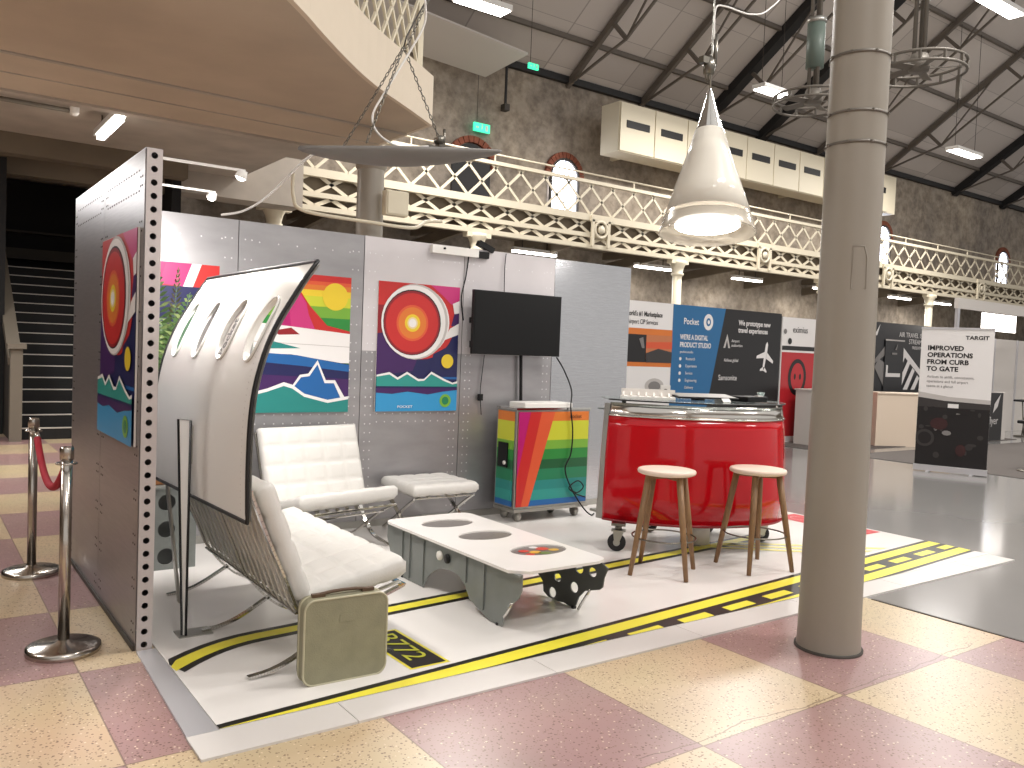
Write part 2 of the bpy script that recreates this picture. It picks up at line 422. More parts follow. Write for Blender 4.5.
for x, dark, lb in ((15.25, 0, 'above the small green exit sign'), (18.1, 0, 'meeting the wall near the left end of the white duct'), (20.95, 1, 'just behind the tip of the cone lamp'), (23.8, 1, 'behind the left ceiling fan'), (27.0, 0, 'hidden partly by the big round column'), (31.3, 0, 'starting just right of the big round column'), (37.1, 1, 'reaching the wall right of the far oblong light'), (41.5, 1, 'nearest the right edge of the view')):
    make_truss(x, dark, ('black' if dark else 'brown-grey') + ' steel roof truss ' + lb)
for i, y in enumerate((17.9, 16.0, 14.1, 12.2, 10.3)):
    mb = MB(); mb.bar((4, y, rz(y) - 0.1), (50, y, rz(y) - 0.1), 0.1, 0.12)
    tag(mb.build('purlin', 'truss_steel'), 'long brown purlin under the roof boards, number %s counting up from the stone wall' % ('one', 'two', 'three', 'four', 'five')[i], 'purlin', 'purlins')

mb = MB(); mb.box(4, 57, 18.85, 19.0, 9.18, 9.36); tag(mb.build('eave_beam', 'black_steel'), 'long dark beam where the roof meets the top of the stone wall', 'beam')
mb = MB(); mb.prism([(6.5, 18.6, 8.95), (12.2, 18.6, 8.62), (12.75, 17.5, 9.05), (6.5, 17.3, 9.5)], (0, .03, .06)); tag(mb.build('roof_board', 'board_white', fix=True), 'pale sloping board standing in for a lamp-lit roof bay at the top centre, above the lit exit sign', 'board')  # its pale colour imitates a roof bay brightened by a lamp
# balcony (left): soffit with a curved front edge, fascia, railing
edge = [(-3.0, 3.2), (0.0, 4.55), (1.2, 5.35), (2.4, 6.48), (3.0, 7.16), (3.76, 7.93), (4.46, 8.45), (5.05, 8.91)]
def smooth_pts(p, it=2):
    for _ in range(it):
        q = [p[0]]
        for a, b in zip(p, p[1:]): q += [(lerp(a[0], b[0], .25), lerp(a[1], b[1], .25)), (lerp(a[0], b[0], .75), lerp(a[1], b[1], .75))]
        p = q + [p[-1]]
    return p
es = smooth_pts(edge)
out = [(x, y, 4.2) for x, y in es] + [(5.05, 11.0, 4.2), (-12, 11.0, 4.2), (-12, 3.2, 4.2)]
mb = MB(); mb.prism(out, (0, 0, 0.56)); struct(mb, 'balcony_soffit', 'soffit')
mb = MB()
for a, b in zip(es, es[1:]):
    d = V(b[0] - a[0], b[1] - a[1], 0).normalized(); n = V(d.y, -d.x, 0) * 0.05
    mb.prism([(a[0], a[1], 4.195), (b[0], b[1], 4.195), (b[0] + n.x, b[1] + n.y, 4.195), (a[0] + n.x, a[1] + n.y, 4.195)], (0, 0, 0.575))
mb.box(5.05, 5.1, 8.9, 11.3, 4.195, 4.77)
struct(mb, 'balcony_fascia', 'fascia', fix=True)
mb = MB(); mb.box(-12, 3.7, 11, 19, 4.42, 4.7); mb.box(3.7, 5.05, 11, 12.9, 4.42, 4.7); mb.box(3.7, 4.8, 12.9, 15.8, 4.42, 4.7); mb.box(3.7, 6.0, 15.2, 15.8, 4.05, 4.95); mb.box(-12, 5.05, 10.9, 11.05, 4.17, 4.45); 
mb.box(-12, 5.05, 9.44, 9.5, 4.185, 4.2); mb.box(-12, 5.05, 10.2, 10.22, 4.19, 4.2)
struct(mb, 'balcony_ceiling', 'under_soffit')
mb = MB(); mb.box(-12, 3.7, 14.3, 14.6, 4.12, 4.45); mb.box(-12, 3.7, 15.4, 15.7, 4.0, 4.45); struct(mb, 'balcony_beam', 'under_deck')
# railing standing on the curved balcony
rail = thing('balcony_railing', 'white criss-cross iron railing on the curved balcony edge at the top', 'railing', (3.0, 7.25, 4.77))
rp = [V(x - 0.1, y + 0.1, 0) for x, y in es if x > 0.5]
mt = MB(); mt.tube([p + V(0, 0, 5.72) for p in rp], 0.03); mt.tube([p + V(0, 0, 4.87) for p in rp], 0.025); mt.build('handrail', 'cream_paint', rail)
L = MB(); acc = [0]
for a, b in zip(rp, rp[1:]): acc.append(acc[-1] + (b - a).length)
def along(s):
    s = max(0, min(acc[-1] - 1e-4, s))
    for i in range(len(rp) - 1):
        if s <= acc[i + 1]: return rp[i].lerp(rp[i + 1], (s - acc[i]) / (acc[i + 1] - acc[i]))
s = 0
while s < acc[-1]:
    for sg in (1, -1):
        if 0 <= s + sg * .5 <= acc[-1]: L.bar(along(s) + V(0, 0, 4.87), along(s + sg * .5) + V(0, 0, 5.7), 0.03)
    s += 0.25
L.build('lattice', 'cream_paint', rail)
pb = MB(); pb.bar(along(acc[-1]) + V(0, 0, 4.77), along(acc[-1]) + V(0, 0, 5.85), 0.07); pb.build('post', 'cream_paint', rail)

# gallery along the stone wall
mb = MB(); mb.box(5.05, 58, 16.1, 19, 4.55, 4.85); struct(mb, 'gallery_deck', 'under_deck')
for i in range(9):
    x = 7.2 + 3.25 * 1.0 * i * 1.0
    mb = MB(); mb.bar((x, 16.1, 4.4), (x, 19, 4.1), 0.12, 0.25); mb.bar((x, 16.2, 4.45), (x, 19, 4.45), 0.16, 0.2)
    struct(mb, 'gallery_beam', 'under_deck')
def lattice(mb, a, b, z0, z1, pitch, lean, w, axis=0, const=16.0):
    x = a
    pt = (lambda s, z: (s, const, z)) if axis == 0 else (lambda s, z: (const, s, z))
    while x < b:
        for sg in (1, -1):
            if a <= x + sg * lean <= b: mb.bar(pt(x, z0), pt(x + sg * lean, z1), w, 0.02, up=(0, 1, 0) if axis == 0 else (1, 0, 0))
        x += pitch
gi = thing('gallery_girder', 'long cream iron lattice girder and railing along the gallery', 'girder', (10, 16, 4.2))
g = MB(); g.box(5.05, 57, 15.9, 16.05, 4.82, 4.98); g.build('main_chord', 'girder', gi)
g = MB(); g.box(5.05, 57, 15.93, 16.05, 4.42, 4.52); g.build('middle_chord', 'girder', gi)
g = MB(); g.box(5.05, 57, 15.9, 16.05, 4.15, 4.25); g.build('bottom_chord', 'girder', gi)
g = MB(); g.box(5.05, 57, 15.95, 16.05, 5.74, 5.82); g.tube([(5.05, 16, 5.98), (57, 16, 5.98)], 0.022, 8)
x = 6.5
while x < 57: g.bar((x, 16, 5.78), (x, 16, 5.98), 0.03); x += 2.17
g.build('handrail', 'girder', gi)
g = MB(); lattice(g, 5.1, 52, 4.98, 5.76, 0.72, 0.82, 0.06); g.build('railing_lattice', 'girder', gi)
g = MB(); lattice(g, 5.1, 52, 4.5, 4.84, 0.72, 0.6, 0.07, const=15.98); g.build('truss_lattice', 'girder', gi)
g = MB(); lattice(g, 5.1, 52, 4.25, 4.44, 0.72, 0.4, 0.08, const=15.98); g.build('lower_lattice', 'girder', gi)
for x in (14.0, 20.4, 27, 33.5):
    b_ = MB(); b_.tube([(x + 0.2 * math.cos(t * PI / 8), 15.86, 4.62 + 0.2 * math.sin(t * PI / 8)) for t in range(16)], 0.04, 6, closed=True)
    b_.box(x - .32, x + .32, 15.84, 15.9, 4.8, 4.95); b_.box(x - .3, x - .22, 15.84, 15.9, 4.2, 4.85); b_.box(x + .22, x + .3, 15.84, 15.9, 4.2, 4.85)
    b_.lathe((x, 15.85, 4.62), [(0, -0.03), (.1, -.03), (.1, .03), (0, .03)], 12, (0, 1, 0))
    b_.build('ornament_bracket', 'girder', gi)
locs = ['behind the display wall, seen below the wing', 'behind the blue and black exhibition banner', 'hidden behind the big round column', 'above the tall white banner', 'at the left above the display wall']
for x, lb in zip((10.43, 16.93, 23.5, 30.0, 5.75), locs):
    c = thing('gallery_column', 'slim cream iron column under the gallery, ' + lb, 'column', (x, 16, 0), 0, 'gallery columns')
    p = MB(); p.cyl((x, 16), 0.125, 0.3, 3.8, 20); p.build('shaft', 'cream_paint', c)
    p = MB(); p.lathe((x, 16, 3.72), [(.125, 0), (.17, .03), (.17, .08), (.14, .1), (.17, .24), (.22, .34), (.22, .42), (0, .42)], 20); p.box(x - .32, x + .32, 15.9, 16.1, 4.05, 4.15); p.build('capital', 'cream_paint', c)
    p = MB(); p.lathe((x, 16, 0), [(.24, 0), (.24, .12), (.17, .2), (.14, .3), (0, .3)], 20); p.build('base', 'cream_paint', c)

# windows in the stone wall
for i, (x, z0, z1, lb) in enumerate(((15.25, 5.5, 7.05, 0), (31.7, 5.2, 7.1, 0), (41.9, 5.2, 7.1, 0))):
    w = 0.5
    arch = [(x - w, z0), (x + w, z0)] + [(x + w * math.cos(t * PI / 14), z1 - w + w * math.sin(t * PI / 14)) for t in range(15)]
    mb = MB(); mb.prism([(a, 18.97, b) for a, b in arch], (0, 0.02, 0)); wo = struct(mb, 'window_%d' % (i + 1), 'window_glow', fix=True)
    fr = MB()
    for a, b in zip(arch[1:], arch[2:] + arch[:1]): fr.bar((a[0], 18.93, a[1]), (b[0], 18.93, b[1]), 0.07)
    fr.bar((x, 18.93, z0), (x, 18.93, z1), 0.025); fr.build('window_frame', 'dark_steel', wo)
    br = MB()
    for t in range(14):
        a0 = t * PI / 14; a1 = (t + .86) * PI / 14
        q = [(x + r * math.cos(a), 18.9, z1 - w + r * math.sin(a)) for r, a in ((w + .03, a0), (w + .2, a0), (w + .2, a1), (w + .03, a1))]
        br.prism(q, (0, 0.1, 0))
    br.build('brick_arch', 'brick', wo, fix=True)
mb = MB(); x = 12.1; z1 = 6.95; w = .6
mb.prism([(x + w * math.cos(t * PI / 14), 18.95, z1 - w + w * math.sin(t * PI / 14)) for t in range(15)] + [(x - w, 18.95, 5.2), (x + w, 18.95, 5.2)], (0, 0.05, 0))
wo = struct(mb, 'window_4', 'black_steel', fix=True)
br = MB()
for t in range(14):
    a0 = t * PI / 14; a1 = (t + .86) * PI / 14
    br.prism([(x + r * math.cos(a), 18.9, z1 - w + r * math.sin(a)) for r, a in ((w + .03, a0), (w + .2, a0), (w + .2, a1), (w + .03, a1))], (0, 0.1, 0))
br.build('brick_arch', 'brick', wo, fix=True)

# white duct with slots
du = thing('ventilation_duct', 'long cream boxed duct with black slots high on the stone wall', 'duct', (16, 17.5, 7.2))
g = MB(); g.box(15.95, 30, 17.52, 18.25, 7.18, 8.55); g.build('duct_body', 'cream_paint', du)
for x in (17, 21, 25, 29): g = MB(); g.box(x, x + .1, 18.25, 19, 7.3, 7.4); g.build('wall_bracket', 'cream_paint', du)
x = 15.96
for i in range(10):
    g = MB(); g.box(x + .015, x + 1.335, 17.47, 17.52, 7.2, 8.53); pn = g.build('panel', 'cream_paint', du, bevel=0.01)
    g = MB(); g.box(x + .24, x + 1.12, 17.45, 17.475, 7.86, 8.06); g.build('slot', 'black_steel', pn)
    x += 1.35

# columns
cx, cy = 4.098, 2.634
cc = thing('round_column', 'big grey-cream round iron column standing on the pink tile in front', 'column', (cx, cy, 0))
g = MB(); g.lathe((cx, cy, 0), [(.168, 0.012), (.165, .05), (.163, .12), (.150, 2.0), (.149, 3.0), (.149, 13.9)], 48); g.build('shaft', 'column_paint', cc)
g = MB(); g.lathe((cx, cy, 0), [(.178, 0), (.178, .014), (0, .014)], 48); g.build('foot_ring', 'dark_steel', cc)
for z in (2.70, 2.86, 3.16):
    g = MB(); g.lathe((cx, cy, z), [(.149, -.007), (.1535, -.007), (.1535, .007), (.149, .007)], 48)
    for k in range(8):
        a = 2 * PI * k / 8 + .3; g.obox((cx + .156 * math.cos(a), cy + .156 * math.sin(a), z), (.006, 0, 0), (0, .006, 0), (0, 0, .006))
    g.build('steel_band', 'pipe_grey', cc)
d = V(-cx, -cy, 0).normalized(); s_ = V(-d.y, d.x, 0)
g = MB(); o_ = V(cx, cy, 0) + d * 0.166
def onc(a, z): # wrap onto the shaft
    ang = math.atan2(d.y, d.x) + a; return V(cx + .152 * math.cos(ang), cy + .152 * math.sin(ang), z)
outl = [(-.05, 1.94), (.45, 1.94), (.45, 2.1), (.33, 2.16), (-.05, 2.16)]
g.tube([onc(a + .15, z) for a, z in outl], 0.003, 6, closed=True); g.build('cast_plate', 'column_paint', cc)
c2 = thing('round_column', 'grey-cream round column behind the metal wall, top just below the hanging wing', 'column', (4.66, 9.6, 0))
g = MB(); g.lathe((4.66, 9.6, 0), [(.2, 0), (.2, .1), (.165, .16), (.165, 3.72)], 32); g.build('shaft', 'column_paint', c2)
g = MB(); g.lathe((4.66, 9.6, 3.7), [(.165, 0), (.19, .03), (.19, .08), (.2, .1), (.21, .22), (0, .22)], 32); g.build('capital', 'column_paint', c2)

# left stairs in a recess whose shade is put into near-black materials
mb = MB(); mb.box(-12, 3.6, 18.6, 18.95, 0, 4.4); struct(mb, 'wall_recess', 'shade_wall')
mb = MB(); mb.box(3.6, 3.75, 14.9, 18.95, 0, 4.42); struct(mb, 'wall_stair_side', 'shade_wall')
mb = MB(); mb.box(-6, 3.6, 18.3, 18.6, 2.9, 3.1); mb.box(-6, 3.6, 18.35, 18.6, 3.4, 3.44); struct(mb, 'trim_2', 'balus_dark')
st = thing('staircase', 'staircase blackened to look unlit, with thin white step edges at the left', 'stairs', (2.4, 13.7, 0))
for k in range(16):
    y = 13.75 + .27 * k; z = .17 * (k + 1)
    g = MB(); g.box(1.36, 3.58, y, y + .29, max(0, z - .34), z - .02); p = g.build('step', 'shade_stair', st)
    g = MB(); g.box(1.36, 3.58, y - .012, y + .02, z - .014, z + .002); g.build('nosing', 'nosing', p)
bl = thing('stair_balustrade', 'grey panelled stair balustrade with square newel at the left edge', 'balustrade', (1.25, 13.7, 0))
g = MB(); g.box(1.19, 1.34, 13.52, 13.68, 0, 1.3); g.build('newel_post', 'balus', bl)
g = MB(); g.box(1.15, 1.38, 13.47, 13.73, 1.3, 1.37); g.build('newel_cap', 'balus', bl)
g = MB(); g.prism([(1.21, 13.68, 0), (1.21, 18.3, 0.0), (1.21, 18.3, 3.85), (1.21, 13.68, .98)], (.1, 0, 0)); g.build('side_panel', 'balus_dark', bl, fix=True)
g = MB(); g.bar((1.26, 13.66, 1.12), (1.26, 18.3, 4.0), 0.17, 0.12); g.build('handrail', 'balus', bl)
g = MB(); g.box(0.1, 1.2, 14.6, 14.75, 0, 4.1); struct(g, 'wall_stair', 'shade_wall')

# ================================================================= STAND FLOOR
pf = thing('stand_floor', 'raised white exhibition floor with runway markings under the whole stand', 'stand floor', (4, 4.7, 0))
X0, X1, Y0, Y1 = 1.02, 7.34, 3.29, 6.42
g = MB(); g.box(X0, X1, Y0, Y1, 0.0, 0.012); g.build('white_surface', 'floor_vinyl', pf)
xs = [0.89, 1.52, 2.56, 3.6, 4.66, 5.7, 6.75, 7.34]
for a, b in zip(xs, xs[1:]):
    g = MB(); g.box(a + .002, b - .002, 3.08 + (0), 3.288, 0, 0.010); g.build('border_strip', 'border_white', pf)
for a, b in ((3.29, 4.33),):
    g = MB(); g.prism([(0.895, a, 0), (1.018, a, 0), (1.018, b, 0), (0.93, b, 0)], (0, 0, .010)); g.build('border_strip', 'alu', pf, fix=True)
SL = 0.079
def stripe(mbx, x0, x1, o0, o1, z):
    def yy(x, o): return 3.331 + SL * (x - 1.02) + o
    pts = []
    n = 24
    low = []; hi = []
    for k in range(n + 1):
        x = lerp(x0, x1, k / n); a = max(Y0, yy(x, o0)); b = max(Y0, yy(x, o1)); low.append((x, a)); hi.append((x, b))
    for i in range(n):
        if hi[i][1] - low[i][1] < 1e-4 and hi[i + 1][1] - low[i + 1][1] < 1e-4: continue
        mbx.poly([(low[i][0], low[i][1], z), (low[i + 1][0], low[i + 1][1], z), (hi[i + 1][0], hi[i + 1][1], z), (hi[i][0], hi[i][1], z)])
bk = MB(); stripe(bk, X0, X1, -.43, 0, .0128); bk.build('black_marking', 'sticker_black', pf)
ye = MB(); stripe(ye, X0, X1, -.14, -.04, .0136); stripe(ye, X0, X1, -.40, -.30, .0136)
x = 3.245 - .433 * 1
while x < X1:
    stripe(ye, max(X0, x), min(X1, x + .265), -.265, -.19, .0136); x += .433
ye.build('yellow_marking', 'sticker_yellow', pf)
def curvey(x):
    if x > 1.5: return 4.253 + .0815 * (x - 1.5)
    t = (1.5 - x) / .48; return 4.253 - 0.04 * t - .19 * t * t
def ribbon(o0, o1, x0, x1, z, mbx):
    n = 60; P = []
    for k in range(n + 1):
        x = lerp(x0, x1, k / n); dy = (curvey(x + .01) - curvey(x - .01)) / .02; nn = V(-dy, 1, 0).normalized()
        P.append((V(x, curvey(x), z) + nn * o0, V(x, curvey(x), z) + nn * o1))
    for a, b in zip(P, P[1:]):
        q = [a[0], b[0], b[1], a[1]]
        q = [V(max(X0, v.x), v.y, v.z) for v in q]; mbx.poly(q)
g = MB(); ribbon(-.085, .085, 1.0, 6.1, .0128, g); g.build('black_marking', 'sticker_black', pf)
g = MB(); ribbon(-.042, .042, 1.0, 6.1, .0136, g); g.build('yellow_marking', 'sticker_yellow', pf)
# pale yellow crossing lines at the right, red marks
g = MB()
for o in (0, .16, .32):
    g.poly([(5.2 + o, 4.62, .0142), (5.26 + o, 4.62, .0142), (6.3 + o * 1.3, 3.82, .0142), (6.2 + o * 1.3, 3.82, .0142)])
g.build('faded_yellow_marking', 'pale_yellow', pf)
g = MB(); g.poly([(6.98, 5.15, .0136), (7.3, 5.15, .0136), (7.3, 4.82, .0136), (6.98, 4.82, .0136)]); g.poly([(7.06, 4.38, .0136), (7.3, 4.38, .0136), (7.3, 4.22, .0136), (7.06, 4.22, .0136)]); g.build('red_marking', 'sticker_red', pf)
g = MB(); g.tube([(7.14 + .07 * math.cos(k * PI / 8), 4.98 + .09 * math.sin(k * PI / 8), .0138) for k in range(16)], .0012, 4, closed=True)
g.v = [V(v.x, v.y, .0142) if v.z > .0138 else v for v in g.v]; g.build('white_ring_mark', 'ink_white', pf)
# B772 plate
q = lambda x, y, z: (x, y, z)
g = MB(); g.poly([(1.955, 4.0, .013), (1.965, 3.45, .013), (2.185, 3.45, .013), (2.175, 4.0, .013)]); g.build('number_frame', 'sticker_yellow', pf)
g = MB(); g.poly([(1.97, 3.985, .0138), (1.98, 3.465, .0138), (2.17, 3.465, .0138), (2.16, 3.985, .0138)]); g.build('number_plate', 'sticker_black', pf)
text('B772', .165, (2.015, 3.955, .0138), (0, -1, 0), (1, 0, 0), 'ink_lime', pf, sx=1.2)

# ================================================================= METAL WALLS
dv = thing('side_partition', 'tall riveted metal side partition with a row of round holes down its front edge', 'partition wall', (0.95, 5.3, 0))
DH = 2.45; dx0, dx1, dy0, dy1 = .93, 1.005, 4.345, 6.40
g = MB(); n = 38; ch = DH / n
for k in range(n):
    z0 = k * ch
    ringplate(g, dx0 + .002, dx1, z0, z0 + ch, circ((dx0 + dx1) / 2, z0 + ch / 2, .0155, 16, a0=PI / 4, a1=2 * PI + PI / 4), lambda u, v: (u, dy0, v))
g.build('perforated_edge', 'strip_paint', dv, solid=0.004)
def rivets(mb, pts, axis, r=.0055):
    for p in pts:
        p = Vector(p); nrm = Vector(axis); u = nrm.orthogonal().normalized(); w = nrm.cross(u)
        vs = [p + (u * math.cos(t * PI / 3) + w * math.sin(t * PI / 3)) * r for t in range(6)] + [p + nrm * r * .6]
        mb.add(vs, [(i, (i + 1) % 6, 6) for i in range(6)], True)
for a, b in ((4.36, 5.36), (5.36, 6.40)):
    g = MB(); g.box(dx0, dx0 + .003, a + .003, b - .003, 0.0, DH)
    pts = []
    for yc in (a + .05, a + .09, b - .09, b - .05):
        pts += [(dx0, yc, z / 100) for z in range(8, 240, 22)] + [(dx0, yc, z / 100 + .045) for z in range(8, 240, 22)]
    for zc in (2.36, 2.26):
        y = a + .12
        while y < b - .1: pts.append((dx0, y, zc)); y += .06
    g.use(1); rivets(g, pts, (-1, 0, 0), .007)
    g.build('outer_sheet', ['divider_metal', 'dark_steel'], dv)
    g = MB(); g.box(dx1 - .003, dx1, a + .003, b - .003, 0, DH); g.build('inner_sheet', 'sheet_metal', dv)
g = MB(); g.box(dx0, dx1, dy0 + .01, dy1, DH, DH + .004); g.build('top_sheet', 'alu', dv)
g = MB(); g.box(dx0 + .02, dx1 - .02, dy0 + .05, dy1, .0, .02); g.box(dx0 - .012, dx0, dy0 + .02, dy1, 0, .025); g.build('bottom_channel', 'dark_steel', dv)

bw = thing('display_wall', 'long riveted silver metal display wall behind the seats and television', 'partition wall', (3.5, 6.42, 0))
WY = 6.42; WHT = 2.45
xs = [1.005, 2.04, 3.08, 4.06, 5.10, 6.11]
for i, (a, b) in enumerate(zip(xs, xs[1:])):
    g = MB(); split = 1.5 if i in (2, 3) else None
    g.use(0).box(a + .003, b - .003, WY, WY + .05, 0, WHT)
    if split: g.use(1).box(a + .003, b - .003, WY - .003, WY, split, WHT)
    pts = []
    if i < 4:
        for xc in (a + .05, a + .10, b - .10, b - .05):
            z = .06
            while z < 2.42:
                pts.append((xc, WY - (.003 if split and z > split else 0), z)); z += .075 if z < 1.5 else .15
        for zc in ((.90, .97) if i != 3 else ()):
            x = a + .16
            while x < b - .12: pts.append((x, WY, zc)); x += .075
        for zc in (2.30,):
            x = a + .16
            while x < b - .12: pts.append((x, WY - (.003 if split else 0), zc)); x += .15
    if pts: g.use(2); rivets(g, pts, (0, -1, 0), .0065)
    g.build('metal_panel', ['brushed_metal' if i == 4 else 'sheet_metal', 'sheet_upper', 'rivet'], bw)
g = MB(); g.box(1.0, 6.1, WY - .012, WY, .012, .07); g.build('skirting', 'galv', bw)

# spotlights on arms
for nm, y, x2, y2, z, lb in (('a', 4.36, 1.40, 4.36, 2.415, 'upper spotlight on a thin white arm at the top of the perforated edge'), ('b', 5.2, 1.5, 5.22, 2.43, 'lower-looking spotlight on a white arm further back inside the partition')):
    t = thing('arm_spotlight', lb, 'spotlight', (dx1, y, z), 0, 'arm spotlights')
    g = MB(); g.bar((dx1 - .01, y, z), (x2 + .01, y2, z), .012); g.build('arm', 'plastic_white', t)
    g = MB(); g.lathe((x2, y2, z - .0), [(0, .0), (.022, .0), (.03, -.035), (.03, -.04)], 16, (0.3, -.2, 1)); g.build('spot_head', 'plastic_white', t)
    g = MB(); g.lathe((x2, y2, z - .0), [(0, -.055), (.014, -.052), (.022, -.045), (.024, -.038), (0, -.036)], 16, (0.3, -.2, 1)); g.build('bulb', 'lamp_emit', t)

# ---------------------------------------------------------------- posters
def poster(x0, z0, w, h, polys, label, org=None, right=(1, 0, 0), cat='poster'):
    o = Vector(org) if org else V(x0, WY - .012, z0)
    r = Vector(right); n = r.cross(V(0, 0, 1))
    t = thing('wall_poster', label, cat, o + r * w / 2, 0, 'colourful panels')
    g = MB(); g.obox(o + r * w / 2 + V(0, 0, h / 2) - n * .005, r * w / 2, (0, 0, h / 2), n * .005); g.build('board', 'board_white', t)
    art(polys, o, right, (0, 0, 1), w, h, t)
    return t
W_, H_ = .80, 1.10
def engine_art(mirror=False):
    f = []
    A = lambda k, p: f.append((k, p))
    A('navy', rc(0, 0, .8, 1.1)); A('red', rc(0, .86, .8, 1.1)); A('dred', [(0, .62), (0, .9), (.4, .9), (.4, .7)]); A('purple', [(0, .3), (0, .66), (.5, .72), (.35, .35)])
    A('blue', [(.45, .28), (.8, .5), (.8, .28)])
    A('red', circ(.43, .78, .33)); A('navy', [(.8, .3), (.8, .62), (.55, .5), (.5, .3)])
    A('pink', [(.5, 1.1), (.8, 1.1), (.8, .98), (.72, .94), (.62, 1.02)]); A('white', [(.73, .95), (.8, .98), (.8, .87), (.75, .86)]); A('purple', [(.75, .86), (.8, .87), (.8, .76), (.72, .75)])
    A('white', [(.64, .62), (.8, .68), (.8, .78), (.71, .73)]); A('white', circ(.40, .775, .30)); A('lgrey', circ(.36, .772, .325)); A('white', circ(.345, .77, .315)); A('black', circ(.33, .765, .282)); A('dred', circ(.328, .763, .274)); A('red', circ(.328, .762, .255)); A('orange2', circ(.328, .76, .155))
    A('orange', circ(.328, .76, .135)); A('yellow', circ(.328, .76, .075)); A('cream', circ(.328, .76, .05)); A('white', circ(.328, .76, .036))
    A('yellow', circ(.69, .44, .062)); A('lblue', rc(0, 0, .8, .2)); A('navy', rc(0, .19, .8, .24))
    A('white', [(0, .22), (0, .31), (.12, .335), (.2, .29), (.29, .34), (.4, .28), (.46, .28), (.53, .345), (.66, .285), (.75, .25), (.8, .265), (.8, .22)])
    A('teal2', [(0, .215), (0, .295), (.12, .315), (.2, .27), (.29, .32), (.4, .26), (.46, .265), (.53, .325), (.66, .265), (.75, .235), (.8, .245), (.8, .215)])
    A('purple', [(0, .19), (0, .16), (.15, .15), (.3, .17), (.5, .145), (.65, .17), (.8, .185), (.8, .2), (0, .2)])
    A('lgreen', circ(.68, .09, .058)); A('tgreen', circ(.68, .09, .035))
    return f
alp = []
A = lambda k, p: alp.append((k, p))
A('green', rc(0, 0, .8, 1.1)); A('lgreen', rc(0, .76, .8, .9)); A('lime', rc(0, .85, .8, .95)); A('yellow', rc(0, .93, .8, .985)); A('orange', rc(0, .98, .8, 1.03)); A('orange2', rc(0, 1.02, .8, 1.06)); A('red', rc(0, 1.05, .8, 1.1))
A('yellow', circ(.665, .935, .11)); A('red', [(.1, .66), (.34, 1.0), (.45, .85), (.6, .7), (.8, .66), (.8, .6), (.1, .6)]); A('pink', [(.12, .66), (.33, .99), (.42, .87), (.44, .78), (.5, .66)]); A('magenta', [(.12, .66), (.27, .9), (.3, .66)])
A('white', [(0, .4), (0, .7), (.3, .68), (.8, .64), (.8, .4)]); A('dred', [(.15, .64), (.3, .67), (.37, .62), (.2, .61)]); A('lgrey', [(0, .555), (.8, .535), (.8, .53), (0, .55)]); A('teal', [(.0, .5), (.1, .57), (.38, .51), (.1, .5)])
A('navy', [(0, 0), (0, .46), (.3, .46), (.8, .39), (.8, 0)]); A('blue', [(0, .4), (0, .47), (.35, .455), (.8, .385), (.8, .33), (.4, .37)]); A('purple', [(0, .05), (0, .3), (.8, .27), (.8, .05)])
A('white', [(.26, .16), (.31, .2), (.38, .3), (.45, .31), (.525, .42), (.6, .26), (.68, .26), (.78, .1), (.6, .02)]); A('blue', [(.28, .16), (.33, .2), (.39, .28), (.46, .29), (.525, .385), (.59, .235), (.67, .235), (.74, .1), (.6, .07)])
A('white', [(0, 0), (0, .16), (.12, .19), (.25, .24), (.32, .22), (.42, .15), (.62, .1), (.8, .13), (.8, 0)]); A('teal', [(0, 0), (0, .135), (.12, .165), (.25, .21), (.32, .19), (.42, .125), (.62, .075), (.8, .105), (.8, 0)])
wig = []
A = lambda k, p: wig.append((k, p))
A('navy', rc(0, 0, .8, 1.1)); A('red', rc(0, .9, .8, 1.1)); A('magenta', [(.2, .96), (.2, 1.1), (.6, 1.1), (.52, .93)]); A('pink', [(.38, .94), (.42, 1.1), (.6, 1.1), (.54, .93)]); A('white', [(.54, .93), (.6, 1.1), (.67, 1.1), (.61, .93)]); A('red', [(.61, .93), (.67, 1.1), (.8, 1.1), (.78, .93)])
A('navy', rc(.3, 0, .8, .93)); A('brownred', rc(0, .1, .3, .95))
for k in range(5): A('white', [(0, .93 - .17 * k), (.3, .86 - .17 * k), (.3, .83 - .17 * k), (0, .88 - .17 * k)]); A('red', [(0, .87 - .17 * k), (.3, .82 - .17 * k), (.3, .78 - .17 * k), (0, .81 - .17 * k)])
A('teal', rc(0, 0, .8, .3)); A('blue', rc(0, 0, .8, .15))
poster(1.10, .99, W_, H_, wig, 'poster with magenta and red stripes half hidden behind the palm')
p2 = poster(2.165, .99, W_, H_, alp, 'poster of pink and blue mountains with yellow sun above the white chair')
p3 = poster(3.215, .99, W_, H_, engine_art(), 'poster of a glowing red engine circle on the display wall above the ottoman')
text('POCKET', .03, (2.165 + .2, WY - .018, 1.02), (1, 0, 0), (0, 0, 1), 'ink_white', p2, sx=1.3, lift=.004)
text('POCKET', .03, (3.215 + .2, WY - .018, 1.02), (1, 0, 0), (0, 0, 1), 'ink_white', p3, sx=1.3, lift=.016)
poster(0, 0, .9, 1.08, [(k, [(a * 1.125, b * .98) for a, b in p]) for k, p in engine_art()], 'red engine poster fixed on the outer side of the side partition', org=(dx0 - .012, 5.33, 1.0), right=(0, -1, 0))

